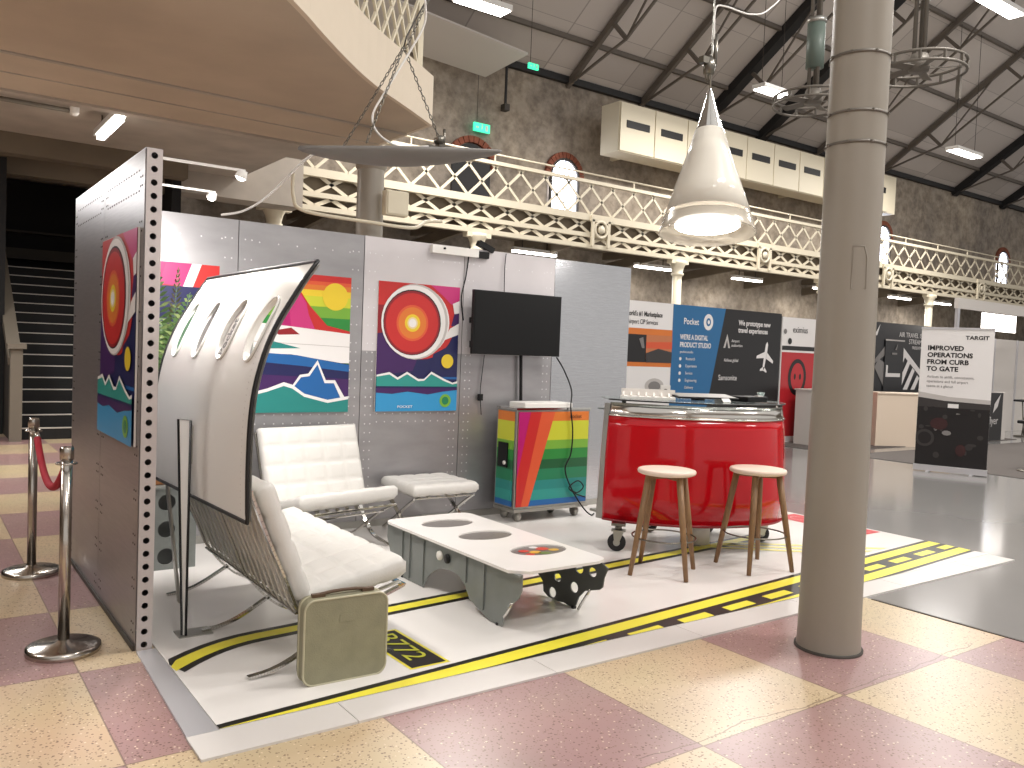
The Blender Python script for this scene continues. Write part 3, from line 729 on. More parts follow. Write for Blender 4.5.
# ---------------------------------------------------------------- window panel of an aircraft fuselage
prof = [(1.213, .755), (1.211, .82), (1.208, .95), (1.209, 1.08), (1.213, 1.20), (1.228, 1.34), (1.268, 1.50), (1.322, 1.63), (1.385, 1.74), (1.44, 1.83), (1.50, 1.915)]
def cat(pts, t):
    t = max(0, min(len(pts) - 1 - 1e-6, t)); i = int(t); f = t - i
    P = [pts[max(0, i - 1)], pts[i], pts[i + 1], pts[min(len(pts) - 1, i + 2)]]
    return tuple(.5 * (2 * P[1][k] + (P[2][k] - P[0][k]) * f + (2 * P[0][k] - 5 * P[1][k] + 4 * P[2][k] - P[3][k]) * f * f + (3 * P[1][k] - P[0][k] - 3 * P[2][k] + P[3][k]) * f ** 3) for k in range(2))
LP = [cat(prof, k / 20) for k in range(0, 201)]
al = [0]
for a, b in zip(LP, LP[1:]): al.append(al[-1] + math.hypot(b[0] - a[0], b[1] - a[1]))
TL = al[-1]
def pr(s):
    s = max(0, min(TL, s)); lo_, hi_ = 0, len(al) - 1
    while hi_ - lo_ > 1:
        m_ = (lo_ + hi_) // 2
        if al[m_] <= s: lo_ = m_
        else: hi_ = m_
    f = (s - al[lo_]) / (al[hi_] - al[lo_]); return lerp(LP[lo_][0], LP[hi_][0], f), lerp(LP[lo_][1], LP[hi_][1], f)
PY0, PY1 = 3.60, 5.28
def fm(off=0.0):
    def f(y, s):
        a = pr(s - .01); b = pr(s + .01); x, z = pr(s); d = V(b[0] - a[0], 0, b[1] - a[1]).normalized(); n = V(-d.z, 0, d.x)   # towards -x
        t = (y - PY0) / (PY1 - PY0); z2 = z - .045 * t * (1 - s / TL)
        return V(x, y, z2) + n * off
    return f
fl = thing('fuselage_panel', 'curved white aircraft fuselage panel with four windows, standing behind the white bench', 'aircraft panel', (1.2, 4.47, 0))
wy = [3.785, 4.20, 4.64, 5.05]
def s_of_z(z):
    return next(al[i] for i in range(len(LP)) if LP[i][1] >= z)
sw0, sw1 = s_of_z(1.44) - .04, s_of_z(1.755) + .04
g = MB(); g2 = MB()
cells = [PY0] + [(a + b) / 2 for a, b in zip(wy, wy[1:])] + [PY1]
holes = []
for i in range(4):
    hy, hs = .088, (sw1 - sw0) / 2 - .05; c_ = (sw0 + sw1) / 2
    hole = []
    for k in range(96):
        t = 2 * PI * k / 96 + PI / 4; ct, sn = math.cos(t), math.sin(t)
        hole.append((wy[i] + hy * abs(ct) ** .9 * (1 if ct > 0 else -1), c_ + hs * abs(sn) ** .9 * (1 if sn > 0 else -1)))
    holes.append(hole)
    ringplate(g, cells[i], cells[i + 1], sw0, sw1, hole, fm(0), True, 12); ringplate(g2, cells[i], cells[i + 1], sw0, sw1, hole, fm(-.02), True, 12)
def gridp(mb, y0, y1, s0, s1, ny, ns, off):
    f = fm(off); vs = [f(lerp(y0, y1, i / ny), lerp(s0, s1, j / ns)) for j in range(ns + 1) for i in range(ny + 1)]
    mb.add(vs, [(j * (ny + 1) + i, j * (ny + 1) + i + 1, (j + 1) * (ny + 1) + i + 1, (j + 1) * (ny + 1) + i) for j in range(ns) for i in range(ny)], True)
for g_, o_ in ((g, 0), (g2, -.02)): gridp(g_, PY0, PY1, 0, sw0, 12, 60, o_); gridp(g_, PY0, PY1, sw1, TL, 12, 30, o_)
g.build('outer_skin', 'cowl_white', fl); g2.build('inner_skin', 'cowl_white', fl)
tr = MB(); f = fm(0)
loop = [f(lerp(PY0, PY1, k / 12), 0) for k in range(12)] + [f(PY1, TL * k / 30) for k in range(30)] + [f(lerp(PY1, PY0, k / 12), TL) for k in range(12)] + [f(PY0, TL * (1 - k / 30)) for k in range(30)]
tr.tube(loop, .0095, 8, closed=True); tr.build('edge_trim', 'black_trim', fl)
for i in range(4):
    fr = MB(); fo = fm(.006); fr.tube([fo(a, b) for a, b in holes[i]], .006, 8, closed=True)
    fr.add([fm(.003)(a, b) for a, b in holes[i]] + [fm(-.022)(a, b) for a, b in holes[i]], [(k, (k + 1) % 96, 96 + (k + 1) % 96, 96 + k) for k in range(96)], True)
    wf = fr.build('window_frame', 'cowl_white', fl)
    if i in (1, 2):
        pn = MB(); fi = fm(-.012); c_ = (sw0 + sw1) / 2
        pts = [fi(a, b) for a, b in holes[i]]; ctr = fi(wy[i], c_)
        pn.add(pts + [ctr], [(k, (k + 1) % 96, 96) for k in range(96)], True)
        pn.build('window_blind', {1: 'ink_lgrey', 2: 'ink_dkgrey'}[i], wf)
    elif i == 3:
        pn = MB(); fi = fm(-.012); pn.add([fi(a, b) for a, b in holes[i]], [tuple(range(96))]); pn.build('window_pane', 'ink_dgreen', wf)
a0 = fm(-.006)(4.20, (sw0 + sw1) / 2 - .14); a1 = fm(-.006)(4.20, (sw0 + sw1) / 2 + .14)
up_ = V(0, 1, 0); rt = (a1 - a0).normalized()
text('Pocket', .085, a0 + V(-.012, 0.03, 0) - up_ * 0.055, rt, (0, 1, 0), 'ink_dkgrey', fl, sx=.85, bold=.002, lift=.0)
rv = MB()
for k in range(26):
    for yy in (3.66,):
        p = fm(.01)(yy, .05 + .028 * k); rivets(rv, [p], (-1, 0, 0), .004)
rv.build('rivet_row', 'ink_lgrey', fl)
# its narrow black-edged stand
g = MB(); A_ = V(1.142, 4.49, 1.13); B_ = V(1.196, 4.46, 1.125); C_ = V(1.186, 4.42, .014); D_ = V(1.172, 4.44, .014)
g.prism([A_, B_, C_, D_], (0, .006, 0)); g.build('stand_blade', 'plastic_white', fl, fix=True)
g = MB(); g.tube([A_, B_, C_, D_], .0065, 8, closed=True); g.build('stand_edging', 'black_trim', fl)
g = MB(); g.box(1.15, 1.32, 4.40, 4.52, .012, .018); g.build('stand_foot', 'galv', fl); g = MB(); g.box(1.19, 1.212, 4.46, 4.49, .9, 1.1); g.build('clip', 'galv', fl)
g = MB(); g.prism([(1.30, 5.0, .012), (1.30, 5.05, .012), (1.215, 5.05, .75), (1.215, 5.0, .75)], (.012, 0, 0)); g.build('rear_support', 'galv', fl, fix=True)

# ---------------------------------------------------------------- padded furniture on crossed chrome legs
def cushion(o, ax, ay, az, nx, ny, crown=.004, tuft=.012, res=8):
    """o = corner, ax/ay = edge vectors of the top face, az = thickness vector; returns MB"""
    mb = MB(); o, ax, ay, az = map(Vector, (o, ax, ay, az)); T = az.length; n = az.normalized()
    NX, NY = nx * res, ny * res
    la, lb = ax.length, ay.length; rad = min(.022, T / 3)
    def top(i, j):
        u, v = i / NX, j / NY
        cu = abs(math.sin(PI * u * nx)) ** .28; cv = abs(math.sin(PI * v * ny)) ** .28
        h = tuft * (cu * cv) + crown * math.sin(PI * u) * math.sin(PI * v) - tuft
        eu = min(u, 1 - u) * la; ev = min(v, 1 - v) * lb; e = min(eu, ev)
        dr = 0
        if e < rad: dr = rad - math.sqrt(max(0, rad * rad - (rad - e) ** 2))
        return u, v, T + h - dr * .8
    for side in (1, -1):
        vs = []
        for j in range(NY + 1):
            for i in range(NX + 1):
                u, v, h = top(i, j)
                if side < 0: h = T * .5 - (h - T * .5) * .96
                vs.append(o + ax * u + ay * v + n * h)
        fs = [(j * (NX + 1) + i, j * (NX + 1) + i + 1, (j + 1) * (NX + 1) + i + 1, (j + 1) * (NX + 1) + i) for j in range(NY) for i in range(NX)]
        if side < 0: fs = [tuple(reversed(q_)) for q_ in fs]
        mb.add(vs, fs, True)
    W = NX + 1; K = (NX + 1) * (NY + 1)
    ringi = [i for i in range(NX)] + [NX + j * W for j in range(NY)] + [NY * W + NX - i for i in range(NX)] + [(NY - j) * W for j in range(NY)]
    base = 0
    fs = []
    m_ = len(ringi)
    for k in range(m_):
        a, b = ringi[k], ringi[(k + 1) % m_]; fs.append((a, a + K, b + K, b))
    for q_ in fs: mb.f.append(list(q_)); mb.mi.append(0); mb.smooth.append(True)
    return mb
def bcurve(pts, n=8):
    out = []
    for i in range(len(pts) - 1):
        for k in range(n): out.append(cat(pts, i + k / n))
    return out + [tuple(pts[-1])]
def barcelona(t, width, legs, nseat, P, with_back=True, straps=9):
    """P(f, s, z) -> world; f forward from the rear foot, s sideways 0..width"""
    back = bcurve([(-.012, .86), (.08, .63), (.16, .45), (.235, .28), (.34, .15), (.48, .06), (.74, .010)])
    seat = bcurve([(.80, .335), (.62, .27), (.46, .195), (.33, .125), (.20, .055), (.10, .022), (0, .010)])
    if not with_back: back = bcurve([(.0, .33), (.15, .25), (.35, .13), (.56, .016)]); seat = bcurve([(.56, .33), (.41, .25), (.21, .13), (0, .016)])
    for s in legs:
        g = MB()
        for cv in (back, seat):
            for a, b in zip(cv, cv[1:]): g.obox((P(a[0], s, a[1]) + P(b[0], s, b[1])) / 2, (P(a[0], s + .016, a[1]) - P(a[0], s, a[1])), (P(b[0], s, b[1]) - P(a[0], s, a[1])) * .53, (P(b[0], s, b[1]) - P(a[0], s, a[1])).cross(P(a[0], s + 1, a[1]) - P(a[0], s, a[1])).normalized() * .006)
        g.build('crossed_leg', 'chrome', t)
    g = MB()
    if with_back:
        for f_, z_ in ((-.012, .86), (.235, .27), (.80, .335), (.62, .262)): g.bar(P(f_, legs[0], z_), P(f_, legs[-1], z_), .03, .008)
    else:
        for f_, z_ in ((.0, .33), (.56, .33)): g.bar(P(f_, legs[0], z_), P(f_, legs[-1], z_), .03, .008)
    g.build('cross_bar', 'chrome', t)
    w0, w1 = legs[0], legs[-1]
    if with_back:
        n_ = straps
        for k in range(n_):
            s = lerp(w0 + .04, w1 - .04, k / (n_ - 1)); hw = .017; g = MB()
            q_ = bcurve([(-.005, .865), (.075, .63), (.155, .44), (.225, .28), (.32, .235), (.5, .27), (.80, .342)], 4)
            for a, b in zip(q_, q_[1:]): g.add([P(a[0], s - hw, a[1]), P(a[0], s + hw, a[1]), P(b[0], s + hw, b[1]), P(b[0], s - hw, b[1])], [(0, 1, 2, 3)], True)
            g.build('leather_strap', 'strap_leather', t, solid=.004, fix=True)
        mb = cushion(P(.25, 0.01, .262), P(.80, .01, .372) - P(.25, .01, .262), P(.25, width - .01, .262) - P(.25, .01, .262), (P(.0, 0, 1) - P(.0, 0, 0)) * .115, 4, nseat)
        mb.build('seat_cushion', 'white_leather', t, fix=True)
        nn = (P(1, 0, .36) - P(0, 0, 0)).normalized() * .10
        mb = cushion(P(.215, 0.01, .315), P(.215, width - .01, .315) - P(.215, 0.01, .315), P(.0, 0.01, .87) - P(.215, .01, .315), nn, nseat, 4)
        mb.build('back_cushion', 'white_leather', t, fix=True)
    else:
        for k in range(6):
            g = MB(); s = lerp(w0 + .05, w1 - .05, k / 5); g.add([P(0, s - .017, .335), P(0, s + .017, .335), P(.56, s + .017, .335), P(.56, s - .017, .335)], [(0, 1, 2, 3)])
            g.build('leather_strap', 'strap_leather', t, solid=.004)
        mb = cushion(P(-.02, 0, .345), P(.60, 0, .345) - P(-.02, 0, .345), P(-.02, width, .345) - P(-.02, 0, .345), V(0, 0, .10), 4, 4)
        mb.build('seat_cushion', 'white_leather', t, fix=True)
t = thing('padded_bench', 'long white tufted leather bench on curved chrome legs in front of the fuselage panel', 'bench', (1.65, 4.45, 0))
barcelona(t, 1.52, [.03, .76, 1.49], 8, lambda f, s, z: V(1.275 + f * .98, 3.69 + s, z + .010), straps=17)
ang = .20
def PC(f, s, z):
    # faces the camera side; forward = rotated -Y
    fx = V(math.sin(ang), -math.cos(ang), 0); sx = V(math.cos(ang), math.sin(ang), 0)
    return V(2.08, 6.10, 0) + fx * f * .78 + sx * s + V(0, 0, z + .010)
t = thing('padded_chair', 'white tufted leather chair with chrome crossed legs against the display wall', 'chair', (2.45, 5.9, 0))
barcelona(t, .88, [.03, .85], 5, PC, straps=9)
ang2 = 0.0
def PO(f, s, z):
    fx = V(math.sin(ang2), -math.cos(ang2), 0); sx = V(math.cos(ang2), math.sin(ang2), 0)
    return V(3.26, 6.32, 0) + fx * f * .92 + sx * s + V(0, 0, z + .010)
t = thing('padded_ottoman', 'white leather footstool on chrome crossed legs beside the white chair', 'footstool', (3.5, 6.0, 0))
barcelona(t, .61, [.03, .58], 4, PO, with_back=False)

# ---------------------------------------------------------------- suitcase
sc = thing('suitcase', 'olive grey vintage suitcase with pale piping standing beside the white bench', 'suitcase', (1.7, 3.68, .0))
sa = V(1, -.04, 0).normalized(); sn = V(.04, 1, 0).normalized(); so = V(1.448, 3.50, .014)
def rrect(w, h, r, n=8):
    out = []
    for cx_, cy_, a in ((w - r, r, -PI / 2), (w - r, h - r, 0), (r, h - r, PI / 2), (r, r, PI)):
        for k in range(n + 1): t_ = a + PI / 2 * k / n; out.append((cx_ + r * math.cos(t_), cy_ + r * math.sin(t_)))
    return out
g = MB(); rrp = rrect(.40, .385, .05)
g.prism([so + sa * a + V(0, 0, b) for a, b in rrp], sn * .065); g.build('lid_shell', 'suitcase', sc, bevel=.006, fix=True)
g = MB(); g.prism([so + sn * .068 + sa * (a * .985 + .004) + V(0, 0, b * .985 + .003) for a, b in rrp], sn * .04); g.build('base_shell', 'suitcase', sc, bevel=.006, fix=True)
for o_ in (.002, .066):
    g = MB(); g.tube([so + sn * o_ + sa * a + V(0, 0, b) for a, b in rrp], .0055, 6, closed=True); g.build('piping', 'suitcase_trim', sc)
g = MB(); g.tube([so + sn * .055 + sa * a + V(0, 0, z) for a, z in ((.08, .385), (.09, .396), (.14, .402), (.20, .404), (.26, .402), (.31, .396), (.32, .385))], .008, 8); g.build('handle', 'brown', sc)
for a in (.08, .32):
    g = MB(); g.obox(so + sn * .055 + sa * a + V(0, 0, .39), sa * .03, sn * .012, (0, 0, .01)); g.build('handle_mount', 'brown', sc)
g = MB(); g.obox(so + sa * .20 + V(0, 0, .29) - sn * .001, sa * .035, sn * .0015, (0, 0, .018)); g.build('faded_emblem', 'suitcase', sc)

# ---------------------------------------------------------------- coffee table made of an aircraft rib
ct = thing('coffee_table', 'low white-topped coffee table with grey aircraft rib sides and oval insets', 'coffee table', (3.0, 4.35, 0))
tx0, tx1, ty0, ty1 = 2.66, 3.335, 3.57, 5.12
g = MB(); ovals = [(3.0, 4.84), (3.03, 4.42), (3.10, 3.95)]
cuts = [ty0, 4.18, 4.63, ty1]
for (oy0, oy1), (ox, oy) in zip(zip(cuts, cuts[1:]), reversed(ovals)):
    def fnc(u, v):
        R0 = .09; e_ = min(v - ty0, ty1 - v); c_ = (tx0 + tx1) / 2; hw_ = (tx1 - tx0) / 2
        k_ = (hw_ - (R0 - math.sqrt(max(0, R0 * R0 - (R0 - e_) ** 2)))) / hw_ if e_ < R0 else 1
        return V(c_ + (u - c_) * k_, v, .352)
    ringplate(g, tx0, tx1, oy0, oy1, circ(ox, oy, .19, 192, ry=.12, a0=PI / 4, a1=2 * PI + PI / 4), fnc, False, 6)
ttop = g.build('tabletop', 'table_white', ct, solid=.016, fix=True)
for i, (ox, oy) in enumerate(ovals):
    g = MB(); g.lathe((0, 0, 0), [(0, 0), (1, 0)], 40)
    g.v = [V(ox + v.x * .192, oy + v.y * .122, .352) for v in g.v]
    ov = g.build('oval_inset', 'oval_glass', ct)
    if i == 2:
        for (a, b, r, m_) in ((.05, .03, .045, 'fruit_red'), (-.04, -.02, .04, 'fruit_yellow'), (-.09, .03, .035, 'fruit_red'), (.0, -.06, .04, 'fruit_green'), (.10, -.02, .035, 'fruit_yellow'), (-.1, -.05, .03, 'fruit_red'), (.02, .08, .03, 'ink_white')):
            q_ = MB(); q_.poly([(ox + a + r * math.cos(k * PI / 8), oy + b + r * .8 * math.sin(k * PI / 8), .354) for k in range(16)]); q_.build('coloured_patch', m_, ov)
side = [(5.12, .343), (5.13, .24), (5.06, .12), (4.97, .05), (4.92, .014), (4.62, .014), (4.59, .07), (4.54, .12), (4.47, .165), (4.38, .19), (4.28, .20), (4.20, .19), (4.13, .145), (4.08, .085), (3.98, .05), (3.87, .02), (3.80, .014), (3.745, .014), (3.735, .07), (3.70, .12), (3.66, .165), (3.60, .21), (3.575, .26), (3.575, .343)]
sp_ = plate(ct, 'side_rib', 'aero_grey', side, [], lambda a, b: V(2.70, a, b), (.008, 0, 0))
for y, z0 in ((3.93, .06), (4.12, .17), (4.62, .03), (4.80, .03), (4.90, .03)):
    q_ = MB(); q_.box(2.690, 2.701, y - .005, y + .005, z0, .34); q_.build('rib_fold', 'aero_grey', sp_)
g = MB(); g.box(2.68, 2.712, 3.58, 5.1, .330, .344); g.build('rib_flange', 'aero_grey', sp_)
for (y, m_) in ((4.42, 'plastic_white'), (4.33, 'plastic_black')):
    q_ = MB(); q_.lathe((2.70, y, .265), [(0, -.012), (.028, -.012), (.03, 0)], 20, (-1, 0, 0)); q_.v = [V(2.698 - abs(v.x - 2.70), v.y, v.z) for v in q_.v]; q_.build('round_button', m_, sp_)
outl = [(5.08, .343), (5.10, .2), (5.0, .014), (4.75, .014), (4.66, .1), (4.5, .17), (4.30, .18), (4.20, .15), (4.13, .10), (4.12, .04), (4.07, .016), (3.97, .014), (3.92, .02), (3.86, .013), (3.815, .013), (3.78, .09), (3.73, .14), (3.60, .18), (3.575, .20), (3.565, .26), (3.535, .32), (3.60, .343)]
hl = [circ(a, b, r_, 20, ry=q_) for a, b, r_, q_ in ((3.785, .262, .036, .03), (3.665, .268, .034, .028), (3.985, .160, .034, .026), (3.825, .138, .036, .032), (4.03, .055, .034, .032), (4.16, .27, .04, .03), (4.4, .25, .04, .03), (4.66, .22, .04, .03), (4.9, .2, .05, .04), (3.99, .28, .03, .025))]
plate(ct, 'perforated_rib', 'aero_dark', outl, hl, lambda a, b: V(3.285, a, b), (.008, 0, 0))
g = MB(); g.tube([(2.70, 3.66, .17), (2.705, 3.71, .10), (2.71, 3.76, .05), (2.715, 3.78, .016)], .008, 8); g.build('edge_tube', 'chrome', ct); g = MB(); g.tube([(3.285, 3.68, .16), (3.285, 3.73, .09), (3.285, 3.78, .016)], .008, 8); g.build('edge_tube', 'chrome', ct)
g = MB()
for (x, y) in ((2.71, 3.79), (2.71, 4.9), (3.285, 3.82), (3.285, 4.94)): g.cyl((x, y), .016, .012, .026, 12)
g.build('foot_pads', 'rubber', ct)
g = MB(); g.box(2.708, 3.28, 4.18, 4.2, .26, .344); g.box(2.708, 3.28, 4.98, 5.0, .2, .344); g.build('cross_brace', 'aero_dark', ct)

# ---------------------------------------------------------------- striped catering trolley
kx0, kx1, ky0, ky1, kz0, kz1 = 4.40, 5.25, 5.99, 6.30, .135, 1.035
tr_ = thing('catering_trolley', 'airline catering trolley with rainbow stripes under the television', 'trolley', (4.83, 6.15, 0))
g = MB(); g.box(kx0, kx1, ky0, ky1, kz0, kz1); g.build('body', 'galv', tr_, bevel=.006)
w, h = kx1 - kx0 - .03, kz1 - kz0 - .05
bands = [('orange', .10), ('lime', .205), ('lgreen', .095), ('green', .11), ('dgreen', .10), ('tgreen', .12), ('teal', .1), ('teal2', .11), ('blue', .06)]
def bandart(W, H):
    f = []; v = H
    for k, fr in bands: f.append((k, rc(0, v - fr * H - .003, W, v))); v -= fr * H
    return f
bp = bandart(w, h) + [('magenta', [(0, 0), (0, h), (.17 * w, h), (.0, .2 * h)]), ('dred', [(0, 0), (.0, .25 * h), (.165 * w, h), (.31 * w, h), (.10 * w, 0)]), ('red', [(0, 0), (.0, .0), (.20 * w, h), (.33 * w, h), (.10 * w, 0)]), ('orange2', [(.08 * w, 0), (.32 * w, h), (.50 * w, h), (.16 * w, 0)])]
bp = bandart(w, h) + [('magenta', [(0, .1 * h), (0, h), (.18 * w, h), (.03 * w, .1 * h)]), ('red', [(-.0, 0), (.0, .3 * h), (.16 * w, h), (.32 * w, h), (.08 * w, 0)]), ('orange2', [(.07 * w, 0), (.31 * w, h), (.50 * w, h), (.17 * w, 0)])]
art(bp, (kx0 + .015, ky0 - .001, kz0 + .02), (1, 0, 0), (0, 0, 1), w, h, tr_, 'striped_front')
text('Pocket', .05, (kx0 + .60, ky0 - .008, kz1 - .09), (1, 0, 0), (0, 0, 1), 'ink_black', tr_)
art(bandart(.26, h), (kx0 - .001, ky1 - .02, kz0 + .02), (0, -1, 0), (0, 0, 1), .26, h, tr_, 'striped_end')
g = MB(); g.box(kx0 - .02, kx0 - .006, 6.10, 6.24, .50, .72); lk = g.build('door_latch', 'plastic_black', tr_)
g = MB(); g.lathe((kx0 - .02, 6.13, .54), [(0, .01), (.018, .01), (.018, 0)], 16, (-1, 0, 0)); g.build('latch_knob', 'plastic_white', lk)
g = MB(); g.box(kx0 + .10, kx1 - .2, ky0 + .02, ky1 - .04, kz1, kz1 + .05); g.build('top_tray', 'plastic_white', tr_, bevel=.01)
g = MB(); g.box(kx0 - .01, kx1 + .005, ky0 - .005, ky1, kz1 - .012, kz1 + .006); g.build('top_rim', 'chrome', tr_)
g = MB(); g.box(kx0 - .005, kx1 + .01, ky0 - .01, ky1, kz0 - .03, kz0); g.build('bottom_frame', 'galv', tr_)
for x, y in ((kx0 + .09, 6.06), (kx1 - .09, 6.06), (kx0 + .09, 6.26), (kx1 - .22, 6.06)):
    if (x, y) == (kx1 - .22, 6.06): y = 6.26
    g = MB(); g.lathe((x - .015, y, .062), [(0, 0), (.05, 0), (.05, .03), (0, .03)], 20, (1, 0, 0)); c_ = g.build('caster', 'galv', tr_)
    g = MB(); g.box(x - .02, x + .02, y - .02, y + .02, .10, .125); g.build('fork', 'dark_chrome', c_)

# television
tv = thing('television', 'black flat television mounted on the display wall above the rainbow trolley', 'television', (4.66, 6.3, 1.75))
g = MB(); g.box(4.07, 5.06, 6.25, 6.29, 1.505, 2.075); g.build('housing', 'plastic_black', tv, bevel=.004)
g = MB(); g.box(4.082, 5.048, 6.247, 6.25, 1.518, 2.062); g.build('screen', 'tv_black', tv)
g = MB(); g.box(4.4, 4.8, 6.29, 6.42, 1.65, 1.95); g.build('wall_mount', 'plastic_black', tv)
g = MB(); g.box(4.1, 4.16, 6.29, 6.35, 1.56, 1.62); g.cyl((4.11, 6.35), .018, 1.78, 1.83, 10); g.build('bracket', 'plastic_black', tv)
g = MB(); g.bar((4.70, 6.38, 1.52), (4.72, 6.38, 1.08), .024, .02); tag(g.build('tv_pole', 'plastic_black'), 'thin black pole running down from the television behind the trolley', 'pole')
def cable(name, pts, r, m, label, cat='cable', group=None):
    P2 = []
    pts = [Vector(p) for p in pts]
    for i in range(len(pts) - 1):
        a, b, c, d_ = pts[max(0, i - 1)], pts[i], pts[i + 1], pts[min(len(pts) - 1, i + 2)]
        for k in range(8):
            t_ = k / 8; P2.append(.5 * (2 * b + (c - a) * t_ + (2 * a - 5 * b + 4 * c - d_) * t_ * t_ + (3 * b - a - 3 * c + d_) * t_ ** 3))
    P2.append(pts[-1])
    g = MB(); g.tube(P2, r, 8); return tag(g.build(name, m), label, cat, group)
cable('power_cable', [(5.05, 6.28, 1.5), (5.10, 6.22, 1.38), (5.06, 6.05, 1.2), (4.99, 5.965, 1.04), (5.02, 5.96, .83), (5.01, 5.96, .62), (4.95, 5.96, .47), (5.04, 5.96, .28), (5.18, 5.95, .1), (5.26, 5.93, .03), (5.36, 6.0, .022)], .007, 'plastic_black', 'black cable hanging from the television across the front of the trolley')
cable('coiled_cable', [(5.02, 5.955, .28), (5.1, 5.95, .25), (5.17, 5.95, .3), (5.10, 5.95, .36), (5.0, 5.955, .3), (5.08, 5.95, .24), (5.2, 5.95, .2)], .006, 'plastic_black', 'tangle of black cable at the lower right of the rainbow trolley')
cable('thin_cable', [(4.10, 6.40, 2.46), (4.07, 6.40, 2.2), (4.03, 6.40, 2.0), (4.06, 6.40, 1.8)], .006, 'plastic_black', 'black cable dropping from the wall top to the left side of the television')
cable('thin_cable', [(4.50, 6.40, 2.44), (4.49, 6.40, 2.3), (4.48, 6.38, 2.08)], .004, 'plastic_black', 'thinner dark cable dropping from the wall top to the top edge of the television')
cable('thin_cable', [(4.30, 6.40, 1.5), (4.28, 6.40, 1.3), (4.27, 6.40, 1.15), (4.29, 6.40, .95)], .004, 'plastic_black', 'thin cable with an inline switch hanging below the television, left of the trolley')
g = MB(); g.box(4.25, 4.29, 6.38, 6.41, 1.08, 1.14); tag(g.build('cable_switch', 'plastic_black'), 'small black inline switch on the thin cable beside the trolley', 'switch')
pj = thing('cable_tray', 'white cable tray on the top edge of the display wall', 'cable tray', (3.9, 6.35, 2.42))
g = MB(); g.box(3.70, 4.18, 6.37, 6.416, 2.37, 2.44); g.build('tray', 'plastic_white', pj)
g = MB(); g.tube([(3.82, 6.365, 2.41), (3.82, 6.37, 2.42)], .012, 10); g.build('clip', 'plastic_black', pj)
pc = thing('black_adapter', 'black plug adapters on top of the display wall left of the television', 'plug', (4.25, 6.4, 2.45))
g = MB(); g.obox((4.24, 6.40, 2.40), (.06, 0, 0), (0, .02, 0), (0, 0, .03)); g.build('plug', 'plastic_black', pc)
g = MB(); g.obox((4.28, 6.42, 2.48), (.08, 0, -.03), (0, .03, 0), (.01, 0, .022)); g.build('plug', 'plastic_black', pc)

# ---------------------------------------------------------------- red bar on casters
plan = [(4.55, 4.97), (4.60, 4.83), (4.70, 4.685), (4.845, 4.522), (5.026, 4.389), (5.225, 4.294), (5.434, 4.237), (5.652, 4.228), (5.833, 4.275), (5.985, 4.37), (6.099, 4.503)]
def cat3(pts, n=5):
    out = []
    for i in range(len(pts) - 1):
        for k in range(n): out.append(cat(pts, i + k / n))
    return out + [pts[-1]]
pl = cat3(plan, 5)
ctr = V(5.46, 5.13, 0)
def scaled(p, k, z):
    v = V(p[0], p[1], 0); d_ = (v - ctr); return ctr + d_ * k + V(0, 0, z)
ba = thing('bar_counter', 'curved glossy red bar counter with steel top band and glass top, on casters', 'bar counter', (5.6, 4.95, 0))
g = MB(); n_ = len(pl); lv = [(.243, 1.018), (.45, 1.022), (.74, 1.012), (.98, .995), (1.07, .985)]
vs = [scaled(p, k, z) for z, k in lv for p in pl]
g.add(vs, [(j * n_ + i, j * n_ + i + 1, (j + 1) * n_ + i + 1, (j + 1) * n_ + i) for j in range(len(lv) - 1) for i in range(n_ - 1)], True)
g.build('red_front', 'red_gloss', ba, solid=.02)
g = MB(); lv = [(1.07, .987), (1.095, .980), (1.17, .970)]
vs = [scaled(p, k, z) for z, k in lv for p in pl]
g.add(vs, [(j * n_ + i, j * n_ + i + 1, (j + 1) * n_ + i + 1, (j + 1) * n_ + i) for j in range(len(lv) - 1) for i in range(n_ - 1)], True)
g.build('steel_band', 'steel_band', ba, solid=.016)
g = MB(); g.tube([scaled(p, .998, 1.07) for p in pl], .008, 6); g.build('seam_strip', 'chrome', ba)
g = MB(); g.tube([scaled(p, 1.022, .240) for p in pl], .012, 6); g.build('bottom_lip', 'ink_dred', ba)
e0 = scaled(pl[0], 1.018, .235); e1 = scaled(pl[0], .975, 1.16)
g = MB(); g.prism([e0, e0 + V(-.018, .06, 0), e1 + V(-.012, .05, 0), e1], (0.004, .01, 0)); ep = g.build('end_strip', 'galv', ba, fix=True)
g = MB()
for k in range(3): g.obox((4.585, 4.855, .33 + .03 * k), (.010, -.026, 0), (.004, .004, 0), (0, 0, .008))
for k in range(2): g.obox((4.585, 4.855, .47 + .03 * k), (.010, -.026, 0), (.004, .004, 0), (0, 0, .008))
g.build('vent_slot', 'plastic_black', ba)
# glass top
gp = [scaled(p, 1.0, 0) for p in pl] + [V(6.03, 4.85, 0), V(4.72, 5.25, 0)]
g = MB(); g.prism([V(p.x, p.y, 1.187) for p in gp], (0, 0, .012)); g.build('glass_top', 'glass', ba, fix=True)
g = MB(); g.tube([V(p.x, p.y, 1.193) for p in gp[:n_]], .006, 6); g.build('glass_edge', 'black_trim', ba)
for i in (4, 27, 44):
    p = scaled(pl[i], .96, 0); g = MB(); g.box(p.x - .012, p.x + .012, p.y - .012, p.y + .012, 1.11, 1.187); g.build('glass_clamp', 'plastic_black', ba)
g = MB(); g.prism([V(p.x, p.y, .26) for p in [scaled(p, .97, 0) for p in pl] + [V(5.98, 4.85, 0), V(4.58, 5.18, 0)]], (0, 0, .02)); g.build('bottom_shelf', 'galv', ba, fix=True)
g = MB(); g.prism([V(p.x, p.y, 1.10) for p in [scaled(p, .95, 0) for p in pl] + [V(5.98, 4.85, 0), V(4.6, 5.15, 0)]], (0, 0, .012)); g.build('inner_shelf', 'galv', ba, fix=True)
